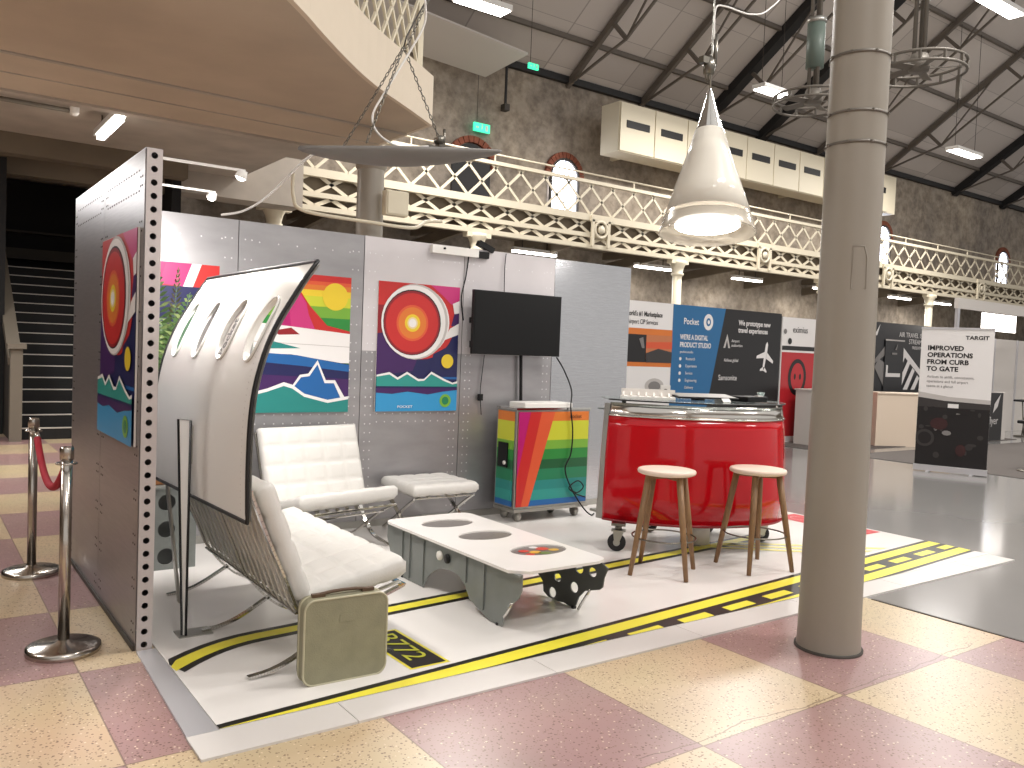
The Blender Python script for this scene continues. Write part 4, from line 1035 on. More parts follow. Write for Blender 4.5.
def caster(x, y, a, parent):
    u = V(math.cos(a), math.sin(a), 0); w_ = V(-u.y, u.x, 0)
    g = MB(); g.lathe(V(x, y, .084) - w_ * .02, [(0, 0), (.04, 0), (.068, .004), (.072, .02), (.068, .036), (.04, .04), (0, .04)], 28, w_); wh = g.build('caster', 'rubber', parent)
    g = MB(); g.lathe(V(x, y, .084) - w_ * .025, [(0, 0), (.027, 0), (.027, .05), (0, .05)], 20, w_); g.build('hub', 'galv', wh)
    for s in (-1, 1):
        g = MB(); g.prism([V(x, y, .076) + w_ * .028 * s - u * .016, V(x, y, .076) + w_ * .028 * s + u * .016, V(x, y, .175) + w_ * .028 * s + u * .055, V(x, y, .175) + w_ * .028 * s - u * .03], w_ * .004 * s); g.build('fork', 'galv', wh, fix=True)
    g = MB(); g.obox(V(x, y, .178) + u * .012, u * .055, w_ * .04, (0, 0, .005)); g.build('fork_crown', 'galv', wh)
    g = MB(); g.cyl((x + u.x * .01, y + u.y * .01), .028, .18, .225, 12); g.obox(V(x, y, .23) + u * .01, u * .055, w_ * .05, (0, 0, .01)); g.build('mount_plate', 'dark_chrome', wh)
for x, y, a in ((4.53, 4.79, -.8), (5.90, 4.48, -.5), (5.3, 5.2, 2.0), (5.8, 4.95, .4)): caster(x, y, a, ba)
g = MB(); g.cyl((5.35, 4.72), .12, .012, .22, 28); tag(g.build('floor_drum', 'board_white'), 'white drum standing on the floor underneath the red bar', 'drum')
# things on the bar
BZ = 1.199
def slab(mb, c, u, v, w): return mb.obox(c, u, v, w)
tp = thing('display_tray', 'white ridged display tray on the left of the glass bar top', 'tray', (4.85, 4.9, BZ))
g = MB(); g.prism([(4.70, 5.0, BZ), (5.02, 4.70, BZ), (5.14, 4.82, BZ), (4.82, 5.12, BZ)], (0, 0, .018)); g.build('base', 'plastic_white', tp, fix=True)
g = MB(); g.prism([(4.82, 5.12, BZ + .018), (5.14, 4.82, BZ + .018), (5.15, 4.83, BZ + .075), (4.83, 5.13, BZ + .075)], (.006, .006, 0)); g.build('back_card', 'board_white', tp, fix=True)
for k in range(7):
    a = V(4.73, 5.0, BZ).lerp(V(5.0, 4.75, BZ), k / 6); g = MB(); g.obox(a + V(.05, .05, .03), (.005, -.005, 0), (.05, .05, .012), (0, 0, .008)); g.build('ridge', 'board_white', tp)
mo = thing('flat_monitor', 'flat black-edged tablet screen lying on the middle of the bar', 'tablet', (5.35, 4.72, BZ))
g = MB(); g.obox((5.36, 4.72, BZ + .034), (.24, -.11, .0), (.06, .12, .010), (0, 0, .006)); g.build('frame', 'plastic_black', mo)
g = MB(); g.obox((5.36, 4.72, BZ + .041), (.225, -.10, .0), (.05, .105, .009), (0, 0, .001)); g.build('screen', 'ink_grey', mo)
g = MB(); g.box(5.29, 5.37, 4.70, 4.78, BZ, BZ + .03); g.build('stand', 'plastic_black', mo)
pr_ = thing('black_device', 'black boxy device on the right of the bar top', 'device', (5.75, 4.5, BZ))
g = MB(); g.obox((5.76, 4.56, BZ + .022), (.13, .0, 0), (0, .09, 0), (0, 0, .022)); g.build('body', 'plastic_black', pr_, bevel=.008)
g = MB(); g.obox((5.80, 4.50, BZ + .048), (.03, 0, 0), (0, .02, 0), (0, 0, .004)); g.build('button_panel', 'ink_lgrey', pr_)
gs_ = thing('drinking_glass', 'small clear glass at the right end of the bar top', 'glass', (5.96, 4.56, BZ))
g = MB(); g.lathe((5.96, 4.60, BZ), [(0, .004), (.020, .004), (.024, .03), (.034, .075), (.031, .075), (.021, .03), (.016, .01), (0, .01)], 20); g.build('bowl', 'glass', gs_)
cd = thing('card_holder', 'small white card lying on the bar top in front of the tablet', 'card', (5.34, 4.45, BZ))
g = MB(); g.obox((5.36, 4.47, BZ + .016), (.045, 0, 0), (0, .012, .014), (0, -.002, .001)); g.build('card', 'plastic_white', cd)
tb = thing('table_tent', 'small white sign with a dark round mark on the bar, before the blue banner', 'sign', (5.2, 4.72, BZ))
g = MB(); g.obox((5.16, 4.95, BZ + .055), (.036, -.02, 0), (.003, .005, 0), (0, 0, .055)); g.build('sign_face', 'plastic_white', tb)
g = MB(); g.lathe((5.156, 4.944, BZ + .06), [(.010, 0), (.02, 0)], 16, (-.003, -.005, 0)); g.build('round_mark', 'ink_dkgrey', tb)

# ---------------------------------------------------------------- stools
def stool(cx_, cy_, rot, label):
    t = thing('bar_stool', label, 'bar stool', (cx_, cy_, .012), 0, 'wooden bar stools at the red bar')
    g = MB(); g.lathe((cx_, cy_, .716), [(0, 0), (.185, 0), (.202, .008), (.207, .02), (.202, .033), (.19, .037), (0, .037)], 40); g.build('seat', 'stool_seat', t)
    for k in range(4):
        a = rot + PI / 2 * k; u = V(math.cos(a), math.sin(a), 0)
        g = MB(); g.tube([V(cx_, cy_, .716) + u * .15, V(cx_, cy_, .35) + u * .215, V(cx_, cy_, .013) + u * .275], [.024, .022, .016], 12); g.build('leg', 'wood', t)
    g = MB(); rr_ = .225
    g.tube([V(cx_ + rr_ * math.cos(2 * PI * k / 32), cy_ + rr_ * math.sin(2 * PI * k / 32), .27) for k in range(32)], .006, 8, closed=True); g.build('foot_ring', 'dark_chrome', t)
    g = MB()
    for k in range(2):
        a = rot + PI / 2 * k; u = V(math.cos(a), math.sin(a), 0); g.bar(V(cx_, cy_, .70) - u * .155, V(cx_, cy_, .70) + u * .155, .04, .025)
    g.build('seat_rail', 'wood', t)
stool(4.395, 4.165, math.radians(-10), 'left wooden stool with pale round seat in front of the red bar')
stool(5.125, 3.945, math.radians(32), 'right wooden stool with pale round seat, nearer the big column')

# ---------------------------------------------------------------- palm and its stand
ps = thing('plant_stand', 'grey aircraft part with round holes used as a stand for the palm', 'stand', (1.45, 5.9, 0))
g = MB()
for k in range(3):
    ringplate(g, 1.22, 1.60, .012 + .18 * k, .192 + .18 * k, circ(1.41, .10 + .18 * k, .055, 24, a0=PI / 4, a1=2 * PI + PI / 4), lambda u, v: V(u, 5.78, v))
g.build('perforated_front', 'aero_grey', ps, solid=.012, fix=True)
g = MB(); g.box(1.22, 1.60, 5.9, 6.15, .012, .552); g.build('body', 'aero_dark', ps)
g = MB(); g.box(1.20, 1.62, 5.76, 6.16, .552, .566); g.build('top_plate', 'aero_grey', ps)
pp = thing('potted_palm', 'green feathery palm in a wooden pot behind the fuselage panel', 'potted plant', (1.42, 5.95, .566))
g = MB(); g.box(1.28, 1.56, 5.84, 6.10, .566, .80); g.build('pot', 'pot_wood', pp, bevel=.01)
g = MB(); g.box(1.295, 1.545, 5.855, 6.085, .80, .804); g.build('soil', 'brown', pp)
random.seed(5)
for k in range(7):
    a = 2 * PI * k / 7 + random.uniform(-.2, .2); top_ = random.uniform(1.6, 2.0); out_ = random.uniform(.04, .14)
    if k % 4 == 0: top_ = 2.16; out_ = .03
    b0 = V(1.42, 5.97, .8); u = V(math.cos(a), math.sin(a) * .8, 0)
    b0 += u * .03
    st_ = [b0 + u * out_ * (q_ / 10) ** 1.8 * 1.6 + V(0, 0, (top_ - .8) * (q_ / 10) * (1 - .1 * (q_ / 10))) for q_ in range(11)]
    g = MB(); g.tube(st_, [.006 - .0004 * q_ for q_ in range(11)], 5)
    for q_ in range(5, 32):
        f = q_ / 32; i = min(9, int(f * 10)); p = st_[i].lerp(st_[i + 1], f * 10 - i); dr = (st_[i + 1] - st_[i]).normalized()
        sd = dr.cross(u if abs(dr.dot(u)) < .95 else V(1, 0, 0)).normalized()
        for s in (-1, 1):
            L_ = .21 * math.sin(PI * min(1, f * .9 + .12)) + .03
            tip = p + (sd * s * 1.0 + dr * .45 + V(0, 0, -.1 - .3 * (1 - f))).normalized() * L_; mid = p.lerp(tip, .5); wv = dr * .014
            if tip.x < 1.03: tip.x = 1.03
            if mid.x < 1.02: mid.x = 1.02
            if tip.y > 6.39: tip.y = 6.39
            if mid.y > 6.39: mid.y = 6.39
            g.use(0 if (q_ + k) % 4 else 1).add([p, mid + wv, tip, mid - wv], [(0, 1, 2, 3)])
    g.build('frond', ['leaf', 'leaf_light'], pp)

# ---------------------------------------------------------------- hanging cone lamp
cl = thing('cone_pendant', 'large white nose-cone pendant lamp hanging over the red bar', 'pendant lamp', (5.87, 5.2, 3.9))
ax = (V(5.86, 5.28, 3.96) - V(5.86, 5.2 - .0, 2.66)); tilt = V(.10, .10, 0); apex = V(5.99, 5.36, 4.03); rim = V(5.86, 5.2, 2.67); AX = (apex - rim); HL = AX.length; AXn = AX.normalized()
g = MB(); g.lathe(rim, [(.375, HL * .13), (.30, HL * .3), (.20, HL * .52), (.125, HL * .70)], 48, AXn); g.build('shade', 'cone_white', cl, solid=.01)
g = MB(); g.lathe(rim, [(.125, HL * .70), (.075, HL * .83), (.03, HL * .95), (.008, HL)], 48, AXn); g.build('metal_tip', 'chrome', cl)
g = MB(); g.lathe(rim, [(.43, 0), (.425, .01), (.375, HL * .13)], 48, AXn); g.build('skirt', 'cone_skirt', cl, solid=.008)
g = MB(); g.lathe(rim, [(0, HL * .05), (.29, HL * .05), (.29, HL * .09)], 48, AXn); g.build('diffuser', 'lamp_soft', cl)
g = MB(); g.lathe(rim, [(.29, HL * .07), (.395, HL * .10)], 48, AXn); g.build('inner_plate', 'cone_white', cl)
g = MB(); g.tube([apex - AXn * .03, apex + V(0, 0, .3), apex + V(0.0, 0, 1.3), apex + V(0, .0, 11)], .008, 8); g.build('suspension_wire', 'galv', cl)
g = MB(); g.box(apex.x - .14, apex.x + .02, apex.y - .03, apex.y + .03, apex.z + .2, apex.z + .26); g.lathe(apex + V(-.03, 0, .12), [(0, 0), (.05, .0), (.06, .08), (.03, .16), (0, .16)], 12)
for sx_ in (-.1, -.04, .03): g.tube([apex + V(sx_, 0, .22), apex + V(sx_ * .4, 0.02, .05)], .008, 6)
g.tube([apex + V(.04, 0, .2), apex + V(.05, 0, .5)], .02, 8); g.build('lamp_hanger', 'dark_chrome', cl)
cable('lamp_cable', [apex + V(.02, 0, .45), apex + V(.02, 0, .72), apex + V(.15, 0, .78), apex + V(.5, 0, .80), apex + V(.9, .1, .98), apex + V(1.3, .2, 1.4), apex + V(1.5, .3, 2.4)], .008, 'plastic_white', 'thin white cable curving from the cone lamp up to the right')

# ---------------------------------------------------------------- hanging wing with chains
wg = thing('hanging_wing', 'grey wing-shaped panel hung on chains above the display wall', 'hanging panel', (2.85, 5.3, 2.9))
P0, P1 = V(2.06, 5.3, 2.80), V(3.63, 5.3, 3.04); DX = P1 - P0
NS = 40; NT = 16; vs = []
for i in range(NS + 1):
    s_i = i / NS; c_ = P0 + DX * s_i; e_ = max(.0, math.sin(PI * s_i)) ** .75; hw = .03 + .20 * e_; dp = .008 + .085 * e_; sag = .015 * math.sin(PI * s_i)
    for j in range(NT):
        a = 2 * PI * j / NT; yy = hw * math.cos(a); zz = math.sin(a); zz = zz * .018 if zz > 0 else zz * dp
        vs.append(c_ + V(0, yy, zz - sag))
g = MB()
for i in range(NS): 
    for j in range(NT): g.use(0); 
g.add(vs, [(i * NT + j, i * NT + (j + 1) % NT, (i + 1) * NT + (j + 1) % NT, (i + 1) * NT + j) for i in range(NS) for j in range(NT)] + [tuple(range(NT)), tuple(NS * NT + j for j in range(NT))], True)
g.build('wing_panel', 'wing_grey', wg, fix=True)
hook = V(2.79, 5.3, 3.62)
def chain(a, b, parent, name='chain'):
    a, b = Vector(a), Vector(b); L_ = (b - a).length; n = max(2, int(L_ / .034)); d_ = (b - a).normalized(); u = d_.orthogonal().normalized(); w_ = d_.cross(u)
    g = MB()
    for k in range(n):
        c_ = a.lerp(b, (k + .5) / n); s = u if k % 2 else w_
        g.tube([c_ + d_ * .021 * math.cos(t * PI / 4) + s * .009 * math.sin(t * PI / 4) for t in range(8)], .0034, 4, closed=True)
    return g.build(name, 'dark_chrome', parent)
for q_ in ((3.13, 5.3, 2.99), (2.42, 5.45, 2.88), (2.46, 5.15, 2.88)): chain(hook, q_, wg)
chain(hook + V(.02, 0, 0), hook + V(.35, .2, .6), wg)
g = MB(); g.tube([hook + V(0, 0, .0), hook + V(.02, 0, .08), hook + V(.35, .2, .6), hook + V(3.0, 2.0, 6.0)], .006, 6); g.build('suspension_cable', 'dark_steel', wg)
g = MB(); g.box(3.08, 3.18, 5.26, 5.34, 2.985, 3.0); g.box(3.0, 3.26, 5.27, 5.33, 2.97, 2.985); g.lathe((3.09, 5.25, 3.03), [(0, 0), (.03, 0), (.03, .06), (0, .06)], 16, (0, 1, 0)); g.tube([(3.14, 5.3, 3.0), (3.14, 5.3, 3.12)], .01, 8); g.build('fixing_plate', 'dark_chrome', wg)
cable('white_cable', [(1.90, 6.40, 2.47), (2.02, 6.25, 2.50), (2.12, 6.0, 2.60), (2.2, 5.6, 2.78), (2.28, 5.4, 2.85), (2.5, 5.32, 2.88)], .009, 'plastic_white', 'white cable running from the left tip of the hanging wing down to the wall top')
cable('white_cable', [(2.9, 5.22, 3.95), (2.92, 5.25, 3.8), (2.82, 5.28, 3.58), (2.66, 5.28, 3.3), (2.56, 5.28, 3.1), (2.62, 5.28, 2.98), (2.8, 5.28, 2.93), (3.05, 5.28, 2.985)], .008, 'plastic_white', 'white cable looping down beside the chains of the hanging wing')
jb = thing('junction_box', 'square cream electrical box beside the far round column', 'electrical box', (4.87, 9.35, 3.3))
g = MB(); g.box(4.72, 5.03, 9.28, 9.40, 3.14, 3.44); g.build('box', 'cream_paint', jb, bevel=.01)
g = MB(); g.box(4.74, 5.01, 9.27, 9.28, 3.16, 3.42); g.build('cover', 'cream_paint', jb)
cable('conduit', [(3.55, 9.3, 3.45), (3.56, 9.3, 3.2), (3.7, 9.3, 3.05), (4.5, 9.3, 3.02), (5.1, 9.3, 3.02), (5.4, 9.5, 3.15), (5.7, 9.6, 3.2)], .022, 'cream_paint', 'cream conduit pipe running below the electrical box', 'pipe')

# ---------------------------------------------------------------- rope barrier
def stanchion(x, y, label):
    t = thing('barrier_post', label, 'barrier post', (x, y, 0), 0, 'rope barrier posts')
    g = MB(); g.lathe((x, y, 0), [(.165, 0), (.168, .010), (.166, .030), (.15, .036), (.04, .046), (.03, .06), (0, .06)], 40); g.build('base', 'stanchion', t)
    g = MB(); g.cyl((x, y), .0265, .05, .94, 24); g.build('pole', 'stanchion', t)
    g = MB(); g.lathe((x, y, .94), [(.024, -.005), (.032, 0), (.032, .05), (.028, .06), (0, .062)], 24); g.build('cap', 'stanchion', t)
    g = MB(); g.tube([V(x + .045 * math.cos(k * PI / 8), y + .045 * math.sin(k * PI / 8), .92) for k in range(16)], .005, 6, closed=True); g.build('rope_ring', 'stanchion', t)
stanchion(.64, 4.53, 'steel barrier post nearer the camera beside the side partition')
stanchion(.67, 6.10, 'steel barrier post further back, red rope hooked on its top')
rp_ = []
for k in range(21):
    t_ = k / 20; rp_.append(V(lerp(.68, .65, t_), lerp(6.05, 4.58, t_), .925 - .23 * 4 * t_ * (1 - t_) + 0))
t = thing('barrier_rope', 'red velvet rope sagging between the two steel barrier posts', 'rope', (.66, 5.3, .7))
g = MB(); g.tube(rp_[1:-1], .02, 12); g.build('rope', 'rope_red', t)
for a, b in ((rp_[0], rp_[1]), (rp_[-1], rp_[-2])):
    g = MB(); g.tube([a, b], [.010, .022], 10); g.build('end_hook', 'chrome', t)

# ---------------------------------------------------------------- background exhibition stands
bs = thing('exhibition_backwall', 'blue and black printed exhibition wall behind the red bar', 'exhibition wall', (12, 9.95, 0))
zt = 2.43
def bpanel(x0, x1, m, nm): g = MB(); g.box(x0, x1, 9.9, 9.95, 0, zt); return g.build(nm, m, bs)
bpanel(9.0, 10.42, 'ink_white', 'white_panel'); bpanel(10.42, 13.33, 'ink_black', 'dark_panel')
Yb = 9.9
art([('orange', rc(0, 0, 1.32, .62)), ('black', rc(0, .07, 1.32, .52)), ('sunset', [(.72, .12), (1.32, .12), (1.32, .52), (.72, .52)]), ('orange2', [(.72, .3), (1.32, .3), (1.32, .42), (.72, .4)]), ('dkgrey', [(.72, .07), (1.32, .07), (1.32, .25), (1.0, .3), (.72, .22)]), ('grey', [(.55, .45), (.62, .3), (.68, .3), (.64, .48)])], (9.1, Yb - .001, 1.37), (1, 0, 0), (0, 0, 1), 1.32, .62, bs, step=.002)
text("World's #1 Marketplace", .11, (9.32, Yb, 2.19), (1, 0, 0), (0, 0, 1), 'ink_black', bs, lift=.006, sx=.78, bold=.002)
text("Airport CIP Services", .11, (9.38, Yb, 2.06), (1, 0, 0), (0, 0, 1), 'ink_black', bs, lift=.006, sx=.75)
art([('lgrey', circ(.3, .2, .22, ry=.13)), ('grey', circ(.3, .2, .14, ry=.08))], (9.75, Yb - .001, .85), (1, 0, 0), (0, 0, 1), .6, .4, bs, 'faded_print', step=.002)
art([('sign_blue', [(0, 0), (0, zt), (1.32, zt), (.78, 0)])], (10.42, Yb - .001, 0), (1, 0, 0), (0, 0, 1), 3, zt, bs, 'blue_print', step=.002)
T = lambda s, sz, x, z, m='ink_white', sx=1, b=0: text(s, sz, (x, Yb, z), (1, 0, 0), (0, 0, 1), m, bs, lift=.006, sx=sx, bold=b)
T('Pocket', .15, 10.68, 2.11, sx=.9, b=.002)
art([('white', circ(.13, .15, .12, ry=.14)), ('sign_blue', circ(.13, .15, .06, ry=.07)), ('white', circ(.13, .15, .03, ry=.035))], (11.17, Yb - .001, 2.02), (1, 0, 0), (0, 0, 1), .3, .3, bs, 'round_logo', step=.003)
T("WE'RE A DIGITAL", .12, 10.61, 1.85, b=.003, sx=.74); T("PRODUCT STUDIO", .12, 10.61, 1.72, b=.003, sx=.76)
T("pocket.studio", .06, 10.62, 1.62)
for k, s in enumerate(("Research", "Experience", "Service", "Engineering", "Delivery")): T(s, .07, 10.77, 1.50 - .122 * k, sx=.9)
for k in range(4): art([('white', circ(.06, .5 - .122 * k, .03, 12))], (10.58, Yb - .001, 1.02), (1, 0, 0), (0, 0, 1), .14, .6, bs, 'bullet_icon', step=.003)
T("We prototype new", .13, 12.10, 2.16, b=.003, sx=.88); T("travel experiences", .13, 12.10, 2.03, b=.003, sx=.86)
T("Airport", .07, 11.93, 1.85); T("authorities", .07, 11.93, 1.77); T("Airlines global", .08, 11.75, 1.50, sx=.85); T("Samsonite", .135, 11.62, 1.17, sx=.9)
art([('lgrey', [(0, 0), (.09, .25), (.18, 0), (.13, .0), (.09, .14), (.05, 0)])], (11.72, Yb - .001, 1.74), (1, 0, 0), (0, 0, 1), .2, .3, bs, 'letter_logo', step=.003)
a_ = math.radians(-10)
def plane_pts(pts): return [(.42 + .82 * (x * math.cos(a_) - y * math.sin(a_)), .36 + .82 * (x * math.sin(a_) + y * math.cos(a_))) for x, y in pts]
pl_out = [(0, .36), (.04, .3), (.045, .12), (.3, -.02), (.3, -.08), (.04, -.02), (.03, -.22), (.12, -.29), (.12, -.33), (0, -.3), (-.12, -.33), (-.12, -.29), (-.03, -.22), (-.04, -.02), (-.3, -.08), (-.3, -.02), (-.045, .12), (-.04, .3)]
def tri_plane(pts):
    return [('white', plane_pts([pts[0], pts[1], pts[2], pts[5], pts[6], pts[12], pts[13], pts[16], pts[17]])), ('white', plane_pts(pts[2:6])), ('white', plane_pts([pts[16], pts[13], pts[14], pts[15]])), ('white', plane_pts(pts[6:10])), ('white', plane_pts([pts[9], pts[10], pts[11], pts[12]]))]
art(tri_plane(pl_out), (12.47, Yb - .001, 1.24), (1, 0, 0), (0, 0, 1), .9, .9, bs, 'aeroplane_symbol', step=.002)
# red and white wall to its right
rw = thing('exhibition_backwall', 'white and red exhibition wall with a black ring symbol', 'exhibition wall', (14, 9.9, 0))
g = MB(); g.box(13.36, 15.6, 9.9, 9.95, 0, 2.38); g.build('white_panel', 'ink_white', rw)
art([('sign_red', rc(0, 0, 2.2, 1.6)), ('black', rc(0, 1.64, 2.2, 1.72))], (13.38, 9.899, .12), (1, 0, 0), (0, 0, 1), 2.2, 1.75, rw, 'red_print', step=.002)
art([('black', circ(.3, .35, .28, ry=.35)), ('sign_red', circ(.3, .35, .2, ry=.27)), ('black', circ(.22, .36, .03, 12, ry=.06)), ('black', circ(.38, .36, .03, 12, ry=.06)), ('black', [(.2, .07), (.4, .07), (.4, .12), (.2, .12)])], (13.58, 9.895, .9), (1, 0, 0), (0, 0, 1), .6, .7, rw, 'ring_symbol', step=.003)
text('eximius', .17, (13.68, 9.9, 2.1), (1, 0, 0), (0, 0, 1), 'ink_dkgrey', rw, lift=.006, sx=.9)
art([('grey', circ(.05, .25, .05, 12)), ('black', circ(.2, .07, .06, 12))], (13.4, 9.895, 1.86), (1, 0, 0), (0, 0, 1), .4, .4, rw, 'dot_marks', step=.003)
pn = thing('white_plinth', 'narrow white plinth in front of the red wall, left of the column', 'plinth', (13.7, 9.3, 0))
g = MB(); g.box(13.60, 14.4, 9.25, 9.7, 0, 1.02); g.build('plinth_body', 'board_white', pn)
g = MB(); g.box(13.58, 14.42, 9.23, 9.72, 1.02, 1.045); g.build('top', 'board_white', pn)
g = MB(); g.box(13.0, 20.2, 8.6, 9.9, 0.001, .008); tag(g.build('grey_carpet', 'carpet_grey'), 'dark grey carpet under the stands behind the round column', 'carpet')
# dark banner wall right of the column
dk = thing('exhibition_backwall', 'dark charcoal back wall with slanted white stripes right of the round column', 'exhibition wall', (17, 9.9, 0))
g = MB(); g.box(15.62, 19.4, 9.9, 9.96, 0, 2.45); g.build('dark_panel', 'ink_sign_dark', dk)
T2 = lambda s, sz, x, z, m='ink_white', sx=1: text(s, sz, (x, 9.9, z), (1, 0, 0), (0, 0, 1), m, dk, lift=.008, sx=sx, align='RIGHT')
T2('AIR TRAVEL IS', .15, 18.34, 2.17); T2('STREAM', .15, 18.34, 2.03); T2('FREEDOM', .09, 18.34, 1.92)
art([('white', [(.0, .84), (.0, .95), (.06, .97), (.98, .38), (.98, .24)])] + [('white', [(.14 + .2 * k, .80 - .16 * k), (.24 + .2 * k, .74 - .16 * k), (-.2 + .2 * k, -.02 - .12 * k), (-.34 + .2 * k, .10 - .14 * k)]) for k in range(5)], (17.45, 9.895, 1.03), (1, 0, 0), (0, 0, 1), .98, 1.0, dk, 'stripe_print', step=.003)
art([('grey', [(0, .55), (.0, .62), (.42, .95), (.42, .75)]), ('grey', [(.05, .5), (.42, .1), (.42, .6), (.2, .68)])], (16.45, 9.895, 1.0), (1, 0, 0), (0, 0, 1), .5, 1.0, dk, 'stripe_print', step=.003)
art([('sign_dark', rc(0, 0, .72, 1.1)), ('lgrey', rc(0, 1.07, .75, 1.1)), ('white', rc(.05, .30, .62, .38)), ('white', rc(.05, .38, .12, .55)), ('grey', rc(.25, .78, .45, .82)), ('grey', [(.36, .88), (.46, 1.02), (.42, .88)])], (16.86, 9.88, 1.0), (1, 0, 0), (0, 0, 1), .75, 1.1, dk, 'screen_print', step=.003)
art([('white', [(.0, 0), (.22, .26), (.12, .02)]), ('grey', rc(0, -.1, .2, -.06))], (16.42, 9.89, 2.15), (1, 0, 0), (0, 0, 1), .3, .4, dk, 'bird_logo', step=.003)
wc = thing('reception_counter', 'cream reception counter between the column and the tall banner', 'counter', (15.5, 8.7, 0))
g = MB(); g.prism([(15.02, 8.9, 0), (16.4, 8.15, 0), (16.7, 8.6, 0), (15.3, 9.4, 0)], (0, 0, 1.0)); g.build('counter_body', 'plinth_cream', wc, fix=True)
dd = V(15.02, 8.9, 0) - V(16.4, 8.15, 0); 
r_ = -dd.normalized()
for k in range(6): text('flyer services' if k else 'FLY', .06 if k else .09, V(15.02, 8.9, .86 - .12 * k) + r_ * .82, r_, (0, 0, 1), 'ink_grey', wc, lift=.004)
g = MB(); g.prism([(15.0, 8.88, 1.0), (16.42, 8.11, 1.0), (16.73, 8.6, 1.0), (15.29, 9.42, 1.0)], (0, 0, .025)); g.build('counter_top', 'plinth_cream', wc, fix=True)
# roll-up banner facing the hall
ru = thing('rollup_banner', 'tall white and black pull-up banner reading IMPROVED OPERATIONS FROM CURB TO GATE', 'banner', (12.43, 6.18, 0))
ra, rb = V(12.26, 6.62, 0), V(12.60, 5.74, 0); rd = (rb - ra).normalized(); rnn = rd.cross(V(0, 0, 1)); RW = (rb - ra).length; RH = 2.12
g = MB(); g.obox((ra + rb) / 2 + V(0, 0, .09 + (RH - .09) / 2), rd * RW / 2, (0, 0, (RH - .09) / 2), rnn * .004); g.build('banner_sheet', 'ink_white', ru)
g = MB(); g.obox((ra + rb) / 2 + V(0, 0, .055), rd * (RW / 2 + .01), (0, 0, .04), rnn * .05)
for s in (.2, .8): g.obox(ra.lerp(rb, s) + V(0, 0, .008), rd * .02, (0, 0, .008), rnn * .16)
g.build('cassette_base', 'alu', ru)
g = MB(); g.obox((ra + rb) / 2 + V(0, 0, RH), rd * (RW / 2 + .005), (0, 0, .015), rnn * .012); g.build('top_rail', 'alu', ru)
random.seed(3)
pol = [('black', rc(0, 0, RW, .98)), ('dkgrey', [(0, .94), (0, 1.0), (RW * .5, .98), (RW, .93), (RW, .8), (0, .8)]), ('lgrey', [(0, 1.0), (0, 1.08), (.4, 1.02), (RW, 1.0), (RW, .94), (.35, .96)]), ('black', rc(0, 0, RW, .86)), ('white', rc(.4, .86, .54, .92))]
for k in range(26):
    u_, v_ = random.uniform(.03, RW - .1), random.uniform(.1, .85); pol.append((random.choice(['dkgrey', 'dkgrey', 'black', 'black', 'dkgrey', 'grey']), circ(u_, v_, random.uniform(.015, .07), 9, ry=random.uniform(.01, .05))))
pol.append(('wine', circ(.3, .62, .12, 10, ry=.09))); pol.append(('wine', circ(.6, .25, .07, 10, ry=.09))); pol.append(('dkgrey', circ(.12, .4, .13, 16))); pol.append(('black', circ(.12, .4, .09, 16)))
art(pol, ra + V(0, 0, .10) + rnn * .005, rd, (0, 0, 1), RW, 1.1, ru, step=.0007)
TB = lambda s, sz, u_, z, m='ink_black', sx=1, b=0: text(s, sz, ra + rd * u_ + V(0, 0, z), rd, (0, 0, 1), m, ru, lift=.0075, sx=sx, bold=b)
TB('TARGIT', .075, .58, 1.965, sx=1.15, b=.002)
for k, s in enumerate(('IMPROVED', 'OPERATIONS', 'FROM CURB', 'TO GATE')): TB(s, .094, .09, 1.80 - .102 * k, sx=1.05, b=.003)
for k, s in enumerate(('Airlines to airlift, concessions,', 'operations and full airport', 'teams at a glance')): TB(s, .054, .10, 1.39 - .068 * k, 'ink_txt_grey', sx=.95)
# booth on the right
bo = thing('exhibition_booth', 'white walled exhibition booth with flat canopy at the right edge', 'exhibition booth', (17.5, 8, 0))
g = MB(); g.box(17.05, 24, 8.5, 8.58, 2.74, 2.95); g.build('fascia', 'board_white', bo)
g = MB(); g.box(17.06, 17.14, 8.5, 8.56, 0, 2.74); g.build('post', 'alu', bo)
g = MB(); g.box(19.6, 21.2, 9.2, 9.24, 2.42, 2.81); g.build('light_box', 'lamp_soft', bo)
g = MB(); g.box(19.45, 24, 9.9, 9.96, 0, 2.3); g.build('back_wall', 'board_white', bo)
for x in (20.5, 21.7, 22.9):
    g = MB(); g.box(x, x + .04, 9.86, 9.9, 0, 2.3); g.build('wall_seam', 'alu', bo)
sg = thing('dark_sign_stand', 'dark grey upright sign with a white bird mark right of the tall banner', 'sign', (19.2, 8.7, 0))
g = MB(); g.box(18.6, 19.55, 8.65, 8.75, 0, 1.04); g.build('panel', 'ink_sign_dark', sg)
g = MB(); g.box(19.55, 19.75, 8.66, 8.9, 0, 1.05); g.build('side', 'board_white', sg)
text('flyer', .24, (18.93, 8.65, .36), (1, 0, 0), (0, 0, 1), 'ink_white', sg, lift=.004)
art([('white', [(.1, 0), (.3, .14), (.42, .42), (.15, .2)])], (19.0, 8.645, .6), (1, 0, 0), (0, 0, 1), .5, .45, sg, 'bird_mark', step=.003)
def xstool(x, y, z, label):
    t = thing('folding_stool', label, 'stool', (x, y, 0), 0, 'black stools on the right')
    g = MB(); g.box(x - .2, x + .2, y - .17, y + .17, z, z + .05); g.build('seat', 'plastic_black', t, bevel=.015)
    g = MB(); g.lathe((x, y, 0.008), [(0, 0), (.2, 0), (.19, .02), (.03, .03), (0, .03)], 24); g.build('base', 'dark_chrome', t)
    g = MB(); g.tube([(x - .12, y, z), (x + .05, y, .03)], .014, 8); g.tube([(x + .12, y, z), (x - .05, y, .03)], .014, 8); g.build('leg', 'dark_chrome', t)
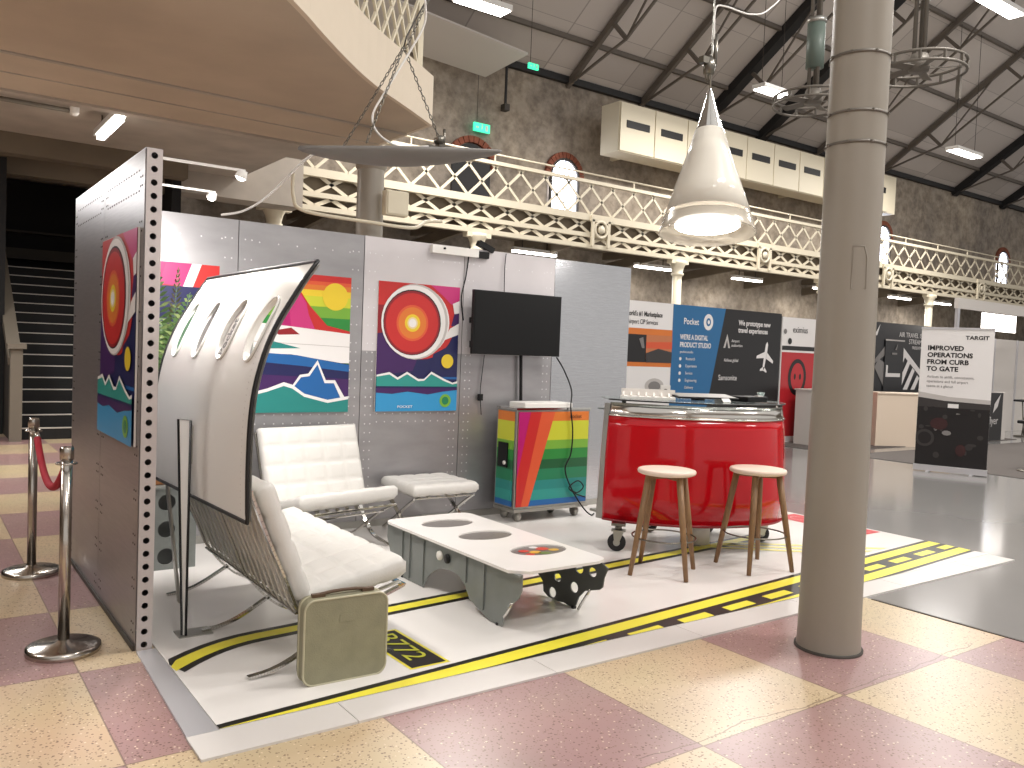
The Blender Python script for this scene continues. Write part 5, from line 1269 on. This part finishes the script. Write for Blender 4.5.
xstool(14.0, 5.72, .74, 'black stool at the right edge, nearer the camera')
xstool(21.2, 8.9, .82, 'black stool at the right edge standing before the white booth wall')
g = MB(); g.box(13.0, 26, 3.5, 8.2, 0.001, .008)
tag(g.build('grey_carpet', 'carpet_grey'), 'grey carpet area at the right edge behind the tall banner', 'carpet')

# ---------------------------------------------------------------- ceiling gear: rings with pipes
def hoop(x, y, z, label, green):
    t = thing('ceiling_fan', label, 'ceiling fan', (x, y, z), 0, 'ceiling fans')
    R0 = .56
    g = MB()
    for zz in (0, .12): g.tube([V(x + R0 * math.cos(k * PI / 20), y + R0 * math.sin(k * PI / 20), z + zz) for k in range(40)], .02, 6, closed=True)
    for k in range(12): a = k * PI / 6; g.bar(V(x + R0 * math.cos(a), y + R0 * math.sin(a), z), V(x + R0 * math.cos(a), y + R0 * math.sin(a), z + .12), .03)
    g.build('guard_ring', 'pipe_grey', t)
    for k in range(5):
        a = 2 * PI * k / 5 + .3; u = V(math.cos(a), math.sin(a), 0); w_ = V(-u.y, u.x, 0)
        g = MB(); g.obox(V(x, y, z + .06) + u * .32, u * .2, w_ * .06 + V(0, 0, .015), (0, 0, .006)); g.build('blade', 'pipe_grey', t)
    g = MB(); g.lathe((x, y, z + .02), [(0, 0), (.12, 0), (.14, .1), (.1, .22), (0, .22)], 24); g.build('motor', 'pipe_grey', t)
    for a in (.4, 2.4, 4.5):
        g = MB(); g.tube([(x + .07 * math.cos(a), y + .07 * math.sin(a), z + .2), (x + .07 * math.cos(a), y + .07 * math.sin(a), rz(y) - .1)], .028, 8); g.build('hanging_pipe', 'pipe_grey', t)
    if green: g = MB(); g.cyl((x, y), .13, z + .55, z + 1.2, 20); g.build('sleeve', 'pipe_green', t)
    g = MB(); g.lathe((x, y, z + (1.2 if green else .95)), [(0, 0), (.14, 0), (.14, .07), (0, .07)], 20); g.build('clamp', 'galv', t)
    g = MB(); g.bar((x + .45, y - .3, z), (x + .45, y - .3, z - .3), .05); g.build('bracket', 'pipe_grey', t)
hoop(10.65, 6.0, 5.35, 'round ceiling fan hung on pipes just right of the big column', False)
hoop(10.9, 7.75, 5.35, 'round ceiling fan with green sleeve hung on pipes left of the big column', True)

# ---------------------------------------------------------------- lamps
def area(loc, size, power, rot=(0, 0, 0), sy=None, col=(1, .96, .915)):
    l = bpy.data.lights.new('light', 'AREA'); l.energy = power; l.color = col; l.size = size
    if sy: l.shape = 'RECTANGLE'; l.size_y = sy
    o = bpy.data.objects.new('light', l); COL.objects.link(o); o.location = loc; o.rotation_euler = rot; return o
def highbay(x, y, z, w, label):
    t = thing('highbay_light', label, 'ceiling light', (x, y, z), 0, 'roof lights')
    g = MB(); g.box(x - w / 2 - .03, x + w / 2 + .03, y - .2, y + .2, z + .01, z + .12); g.build('housing', 'plastic_white', t)
    g = MB(); g.box(x - w / 2, x + w / 2, y - .17, y + .17, z - .01, z + .01); g.build('diffuser', 'lamp_emit', t)
    g = MB()
    for s in (-1, 1): g.tube([(x + s * w * .4, y, z + .12), (x + s * w * .4, y, rz(y) - .25)], .008, 6)
    g.build('wire', 'dark_steel', t)
    area((x, y, z - .03), w, 560)
highbay(17.95, 14, 8.4, 1.0, 'bright oblong roof light to the right of the cone lamp')
highbay(27.9, 14, 8.5, 1.6, 'bright oblong roof light to the right of the big column')
highbay(21.2, 10, 10.2, 1.7, 'bright oblong roof light at the top right corner')
highbay(9.05, 14, 8.2, 1.1, 'bright oblong roof light at the top centre beside the balcony')
for i, (x, y, lb) in enumerate(((17.5, 17.5, 'above the white marketplace poster'), (21.7, 17.5, 'left of the big column, above the dark banner'), (30.3, 17.3, 'right of the big column'), (33.5, 17.4, 'above the tall pull-up banner'), (13.2, 17.5, 'just above the right end of the metal wall'), (25.8, 17.4, 'just hidden beside the big column'))):
    z = 4.1
    t = thing('tube_light', 'bright tube light under the gallery, ' + lb, 'tube light', (x, y, z), 0, 'gallery tube lights')
    g = MB(); g.box(x - .7, x + .7, y - .08, y + .08, z, z + .08); g.build('housing', 'plastic_white', t)
    g = MB(); g.box(x - .68, x + .68, y - .07, y + .07, z - .05, z); g.build('tube', 'lamp_emit', t)
    g = MB(); g.bar((x - .4, y, z + .08), (x - .4, y, 4.56), .02); g.bar((x + .4, y, z + .08), (x + .4, y, 4.56), .02); g.build('rod', 'dark_steel', t)
    area((x, y, z - .08), 1.3, 80, sy=.14)
t = thing('tube_light', 'bright tube light under the balcony at the upper left', 'tube light', (2.08, 11.75, 4.2))
g = MB(); g.box(2.01, 2.15, 11.1, 12.5, 4.18, 4.26); g.build('housing', 'plastic_white', t)
g = MB(); g.box(2.035, 2.125, 11.12, 12.4, 4.12, 4.18); g.build('tube', 'lamp_emit', t)
g = MB(); g.bar((2.08, 11.3, 4.26), (2.08, 11.3, 4.43), .02); g.bar((2.08, 12.3, 4.26), (2.08, 12.3, 4.43), .02); g.build('rod', 'dark_steel', t)
area((2.08, 11.8, 4.1), .14, 60, sy=1.3)
t = thing('tube_light', 'tube light out of view under the balcony at the far left', 'tube light', (-.35, 11, 3.4))
g = MB(); g.box(-.55, -.15, 9.5, 12.5, 3.38, 3.46); g.build('housing', 'plastic_white', t)
g = MB(); g.box(-.53, -.17, 9.52, 12.48, 3.32, 3.38); g.build('tube', 'lamp_emit', t)
for y in (10, 12): g = MB(); g.bar((-.35, y, 3.46), (-.35, y, 4.19), .02); g.build('rod', 'dark_steel', t)
area((-.35, 11, 3.3), .34, 90, sy=2.8, col=(.95, .97, 1))
t = thing('tube_light', 'unseen tube light added as fill under the balcony left of the partition', 'tube light', (-2.6, 6.2, 4.1))
g = MB(); g.box(-3.6, -1.6, 6.1, 6.3, 4.1, 4.19); g.build('housing', 'plastic_white', t)
g = MB(); g.box(-3.58, -1.62, 6.12, 6.28, 4.04, 4.1); g.build('tube', 'lamp_emit', t)
area((-2.6, 6.2, 4.02), 1.9, 110, sy=.3)  # extra lamp put in to brighten the left hall and partition
t = thing('camera_dome', 'small white ceiling fixture left of the balcony tube light', 'ceiling fixture', (1.72, 12.1, 4.3))
g = MB(); g.lathe((1.72, 12.1, 4.22), [(0, .08), (.04, .09), (.06, .12), (.06, .2)], 20); g.build('dome', 'plastic_white', t)
g = MB(); g.tube([(-2, 12.1, 4.36), (1.7, 12.1, 4.36)], .03, 8); g.build('conduit', 'balus', t)
# lights of the hall above and behind the camera
for (x, y, z, p) in ((6.5, 1.0, 8.2, 300), (1.0, -2.5, 8.2, 240), (11.5, 3.5, 9.0, 340), (12.5, -3, 9.0, 240)):
    t = thing('highbay_light', 'roof light out of view above the stand', 'ceiling light', (x, y, z), 0, 'unseen roof lights')
    g = MB(); g.box(x - 1.23, x + 1.23, y - .42, y + .42, z + .01, z + .12); g.build('housing', 'plastic_white', t)
    g = MB(); g.box(x - 1.2, x + 1.2, y - .4, y + .4, z - .01, z + .01); g.build('diffuser', 'lamp_emit', t)
    area((x, y, z - .03), 2.4, p, sy=.8)
area((5.83, 5.16, 2.64), .5, 16)
area((1.40, 4.36, 2.32), .08, 34, rot=(math.radians(25), math.radians(20), 0)); area((1.5, 5.22, 2.34), .08, 34, rot=(math.radians(15), math.radians(15), 0))
# emergency exit signs
for (x, y, z, w, zz, lb) in ((12.3, 18.85, 7.38, .5, 9.2, 'green lit exit sign on the stone wall above the hanging wing'), (12.55, 17.0, 8.58, .3, 10.5, 'small green exit sign hung from the roof, left of the duct')):
    t = thing('exit_sign', lb, 'exit sign', (x, y, z), 0, 'exit signs')
    g = MB(); g.box(x - w / 2, x + w / 2, y - .03, y + .03, z - w * .22, z + w * .22); g.build('sign_box', 'exit_green', t)
    art([('white', [(a * w, b * w) for a, b in p]) for p in ([(.12, .16), (.28, .16), (.28, .25), (.12, .25)], circ(.5, .36, .04, 10), [(.45, .12), (.5, .12), (.55, .3), (.47, .3)], [(.72, .08), (.86, .08), (.86, .36), (.72, .36)])], (x - w / 2, y - .032, z - w * .22), (1, 0, 0), (0, 0, 1), w, w * .44, t, 'pictogram')
    g = MB(); g.tube([(x - w * .3, y, z), (x - w * .3, y, zz)], .008, 6); g.build('wire', 'dark_steel', t)
t = thing('hanging_speaker', 'dark fixture on a rod below the roof edge left of the exit sign', 'loudspeaker', (12.3, 18.7, 8.3))
g = MB(); g.bar((13.0, 18.8, 9.2), (13.0, 18.8, 8.1), .05); g.build('rod', 'black_steel', t)
g = MB(); g.box(12.92, 13.08, 18.7, 18.9, 7.95, 8.12); g.build('box', 'dark_steel', t)

# ================================================================= WORLD AND VIEW
w = bpy.data.worlds.new('hall_air'); bpy.context.scene.world = w; w.use_nodes = True
w.node_tree.nodes['Background'].inputs[0].default_value = (1.0, .965, .93, 1); w.node_tree.nodes['Background'].inputs[1].default_value = .9
sc_ = bpy.context.scene
sc_.view_settings.view_transform = 'Standard'; sc_.view_settings.look = 'None'; sc_.view_settings.gamma = 1.0; sc_.view_settings.exposure = -0.12
sc_.view_settings.use_curve_mapping = False
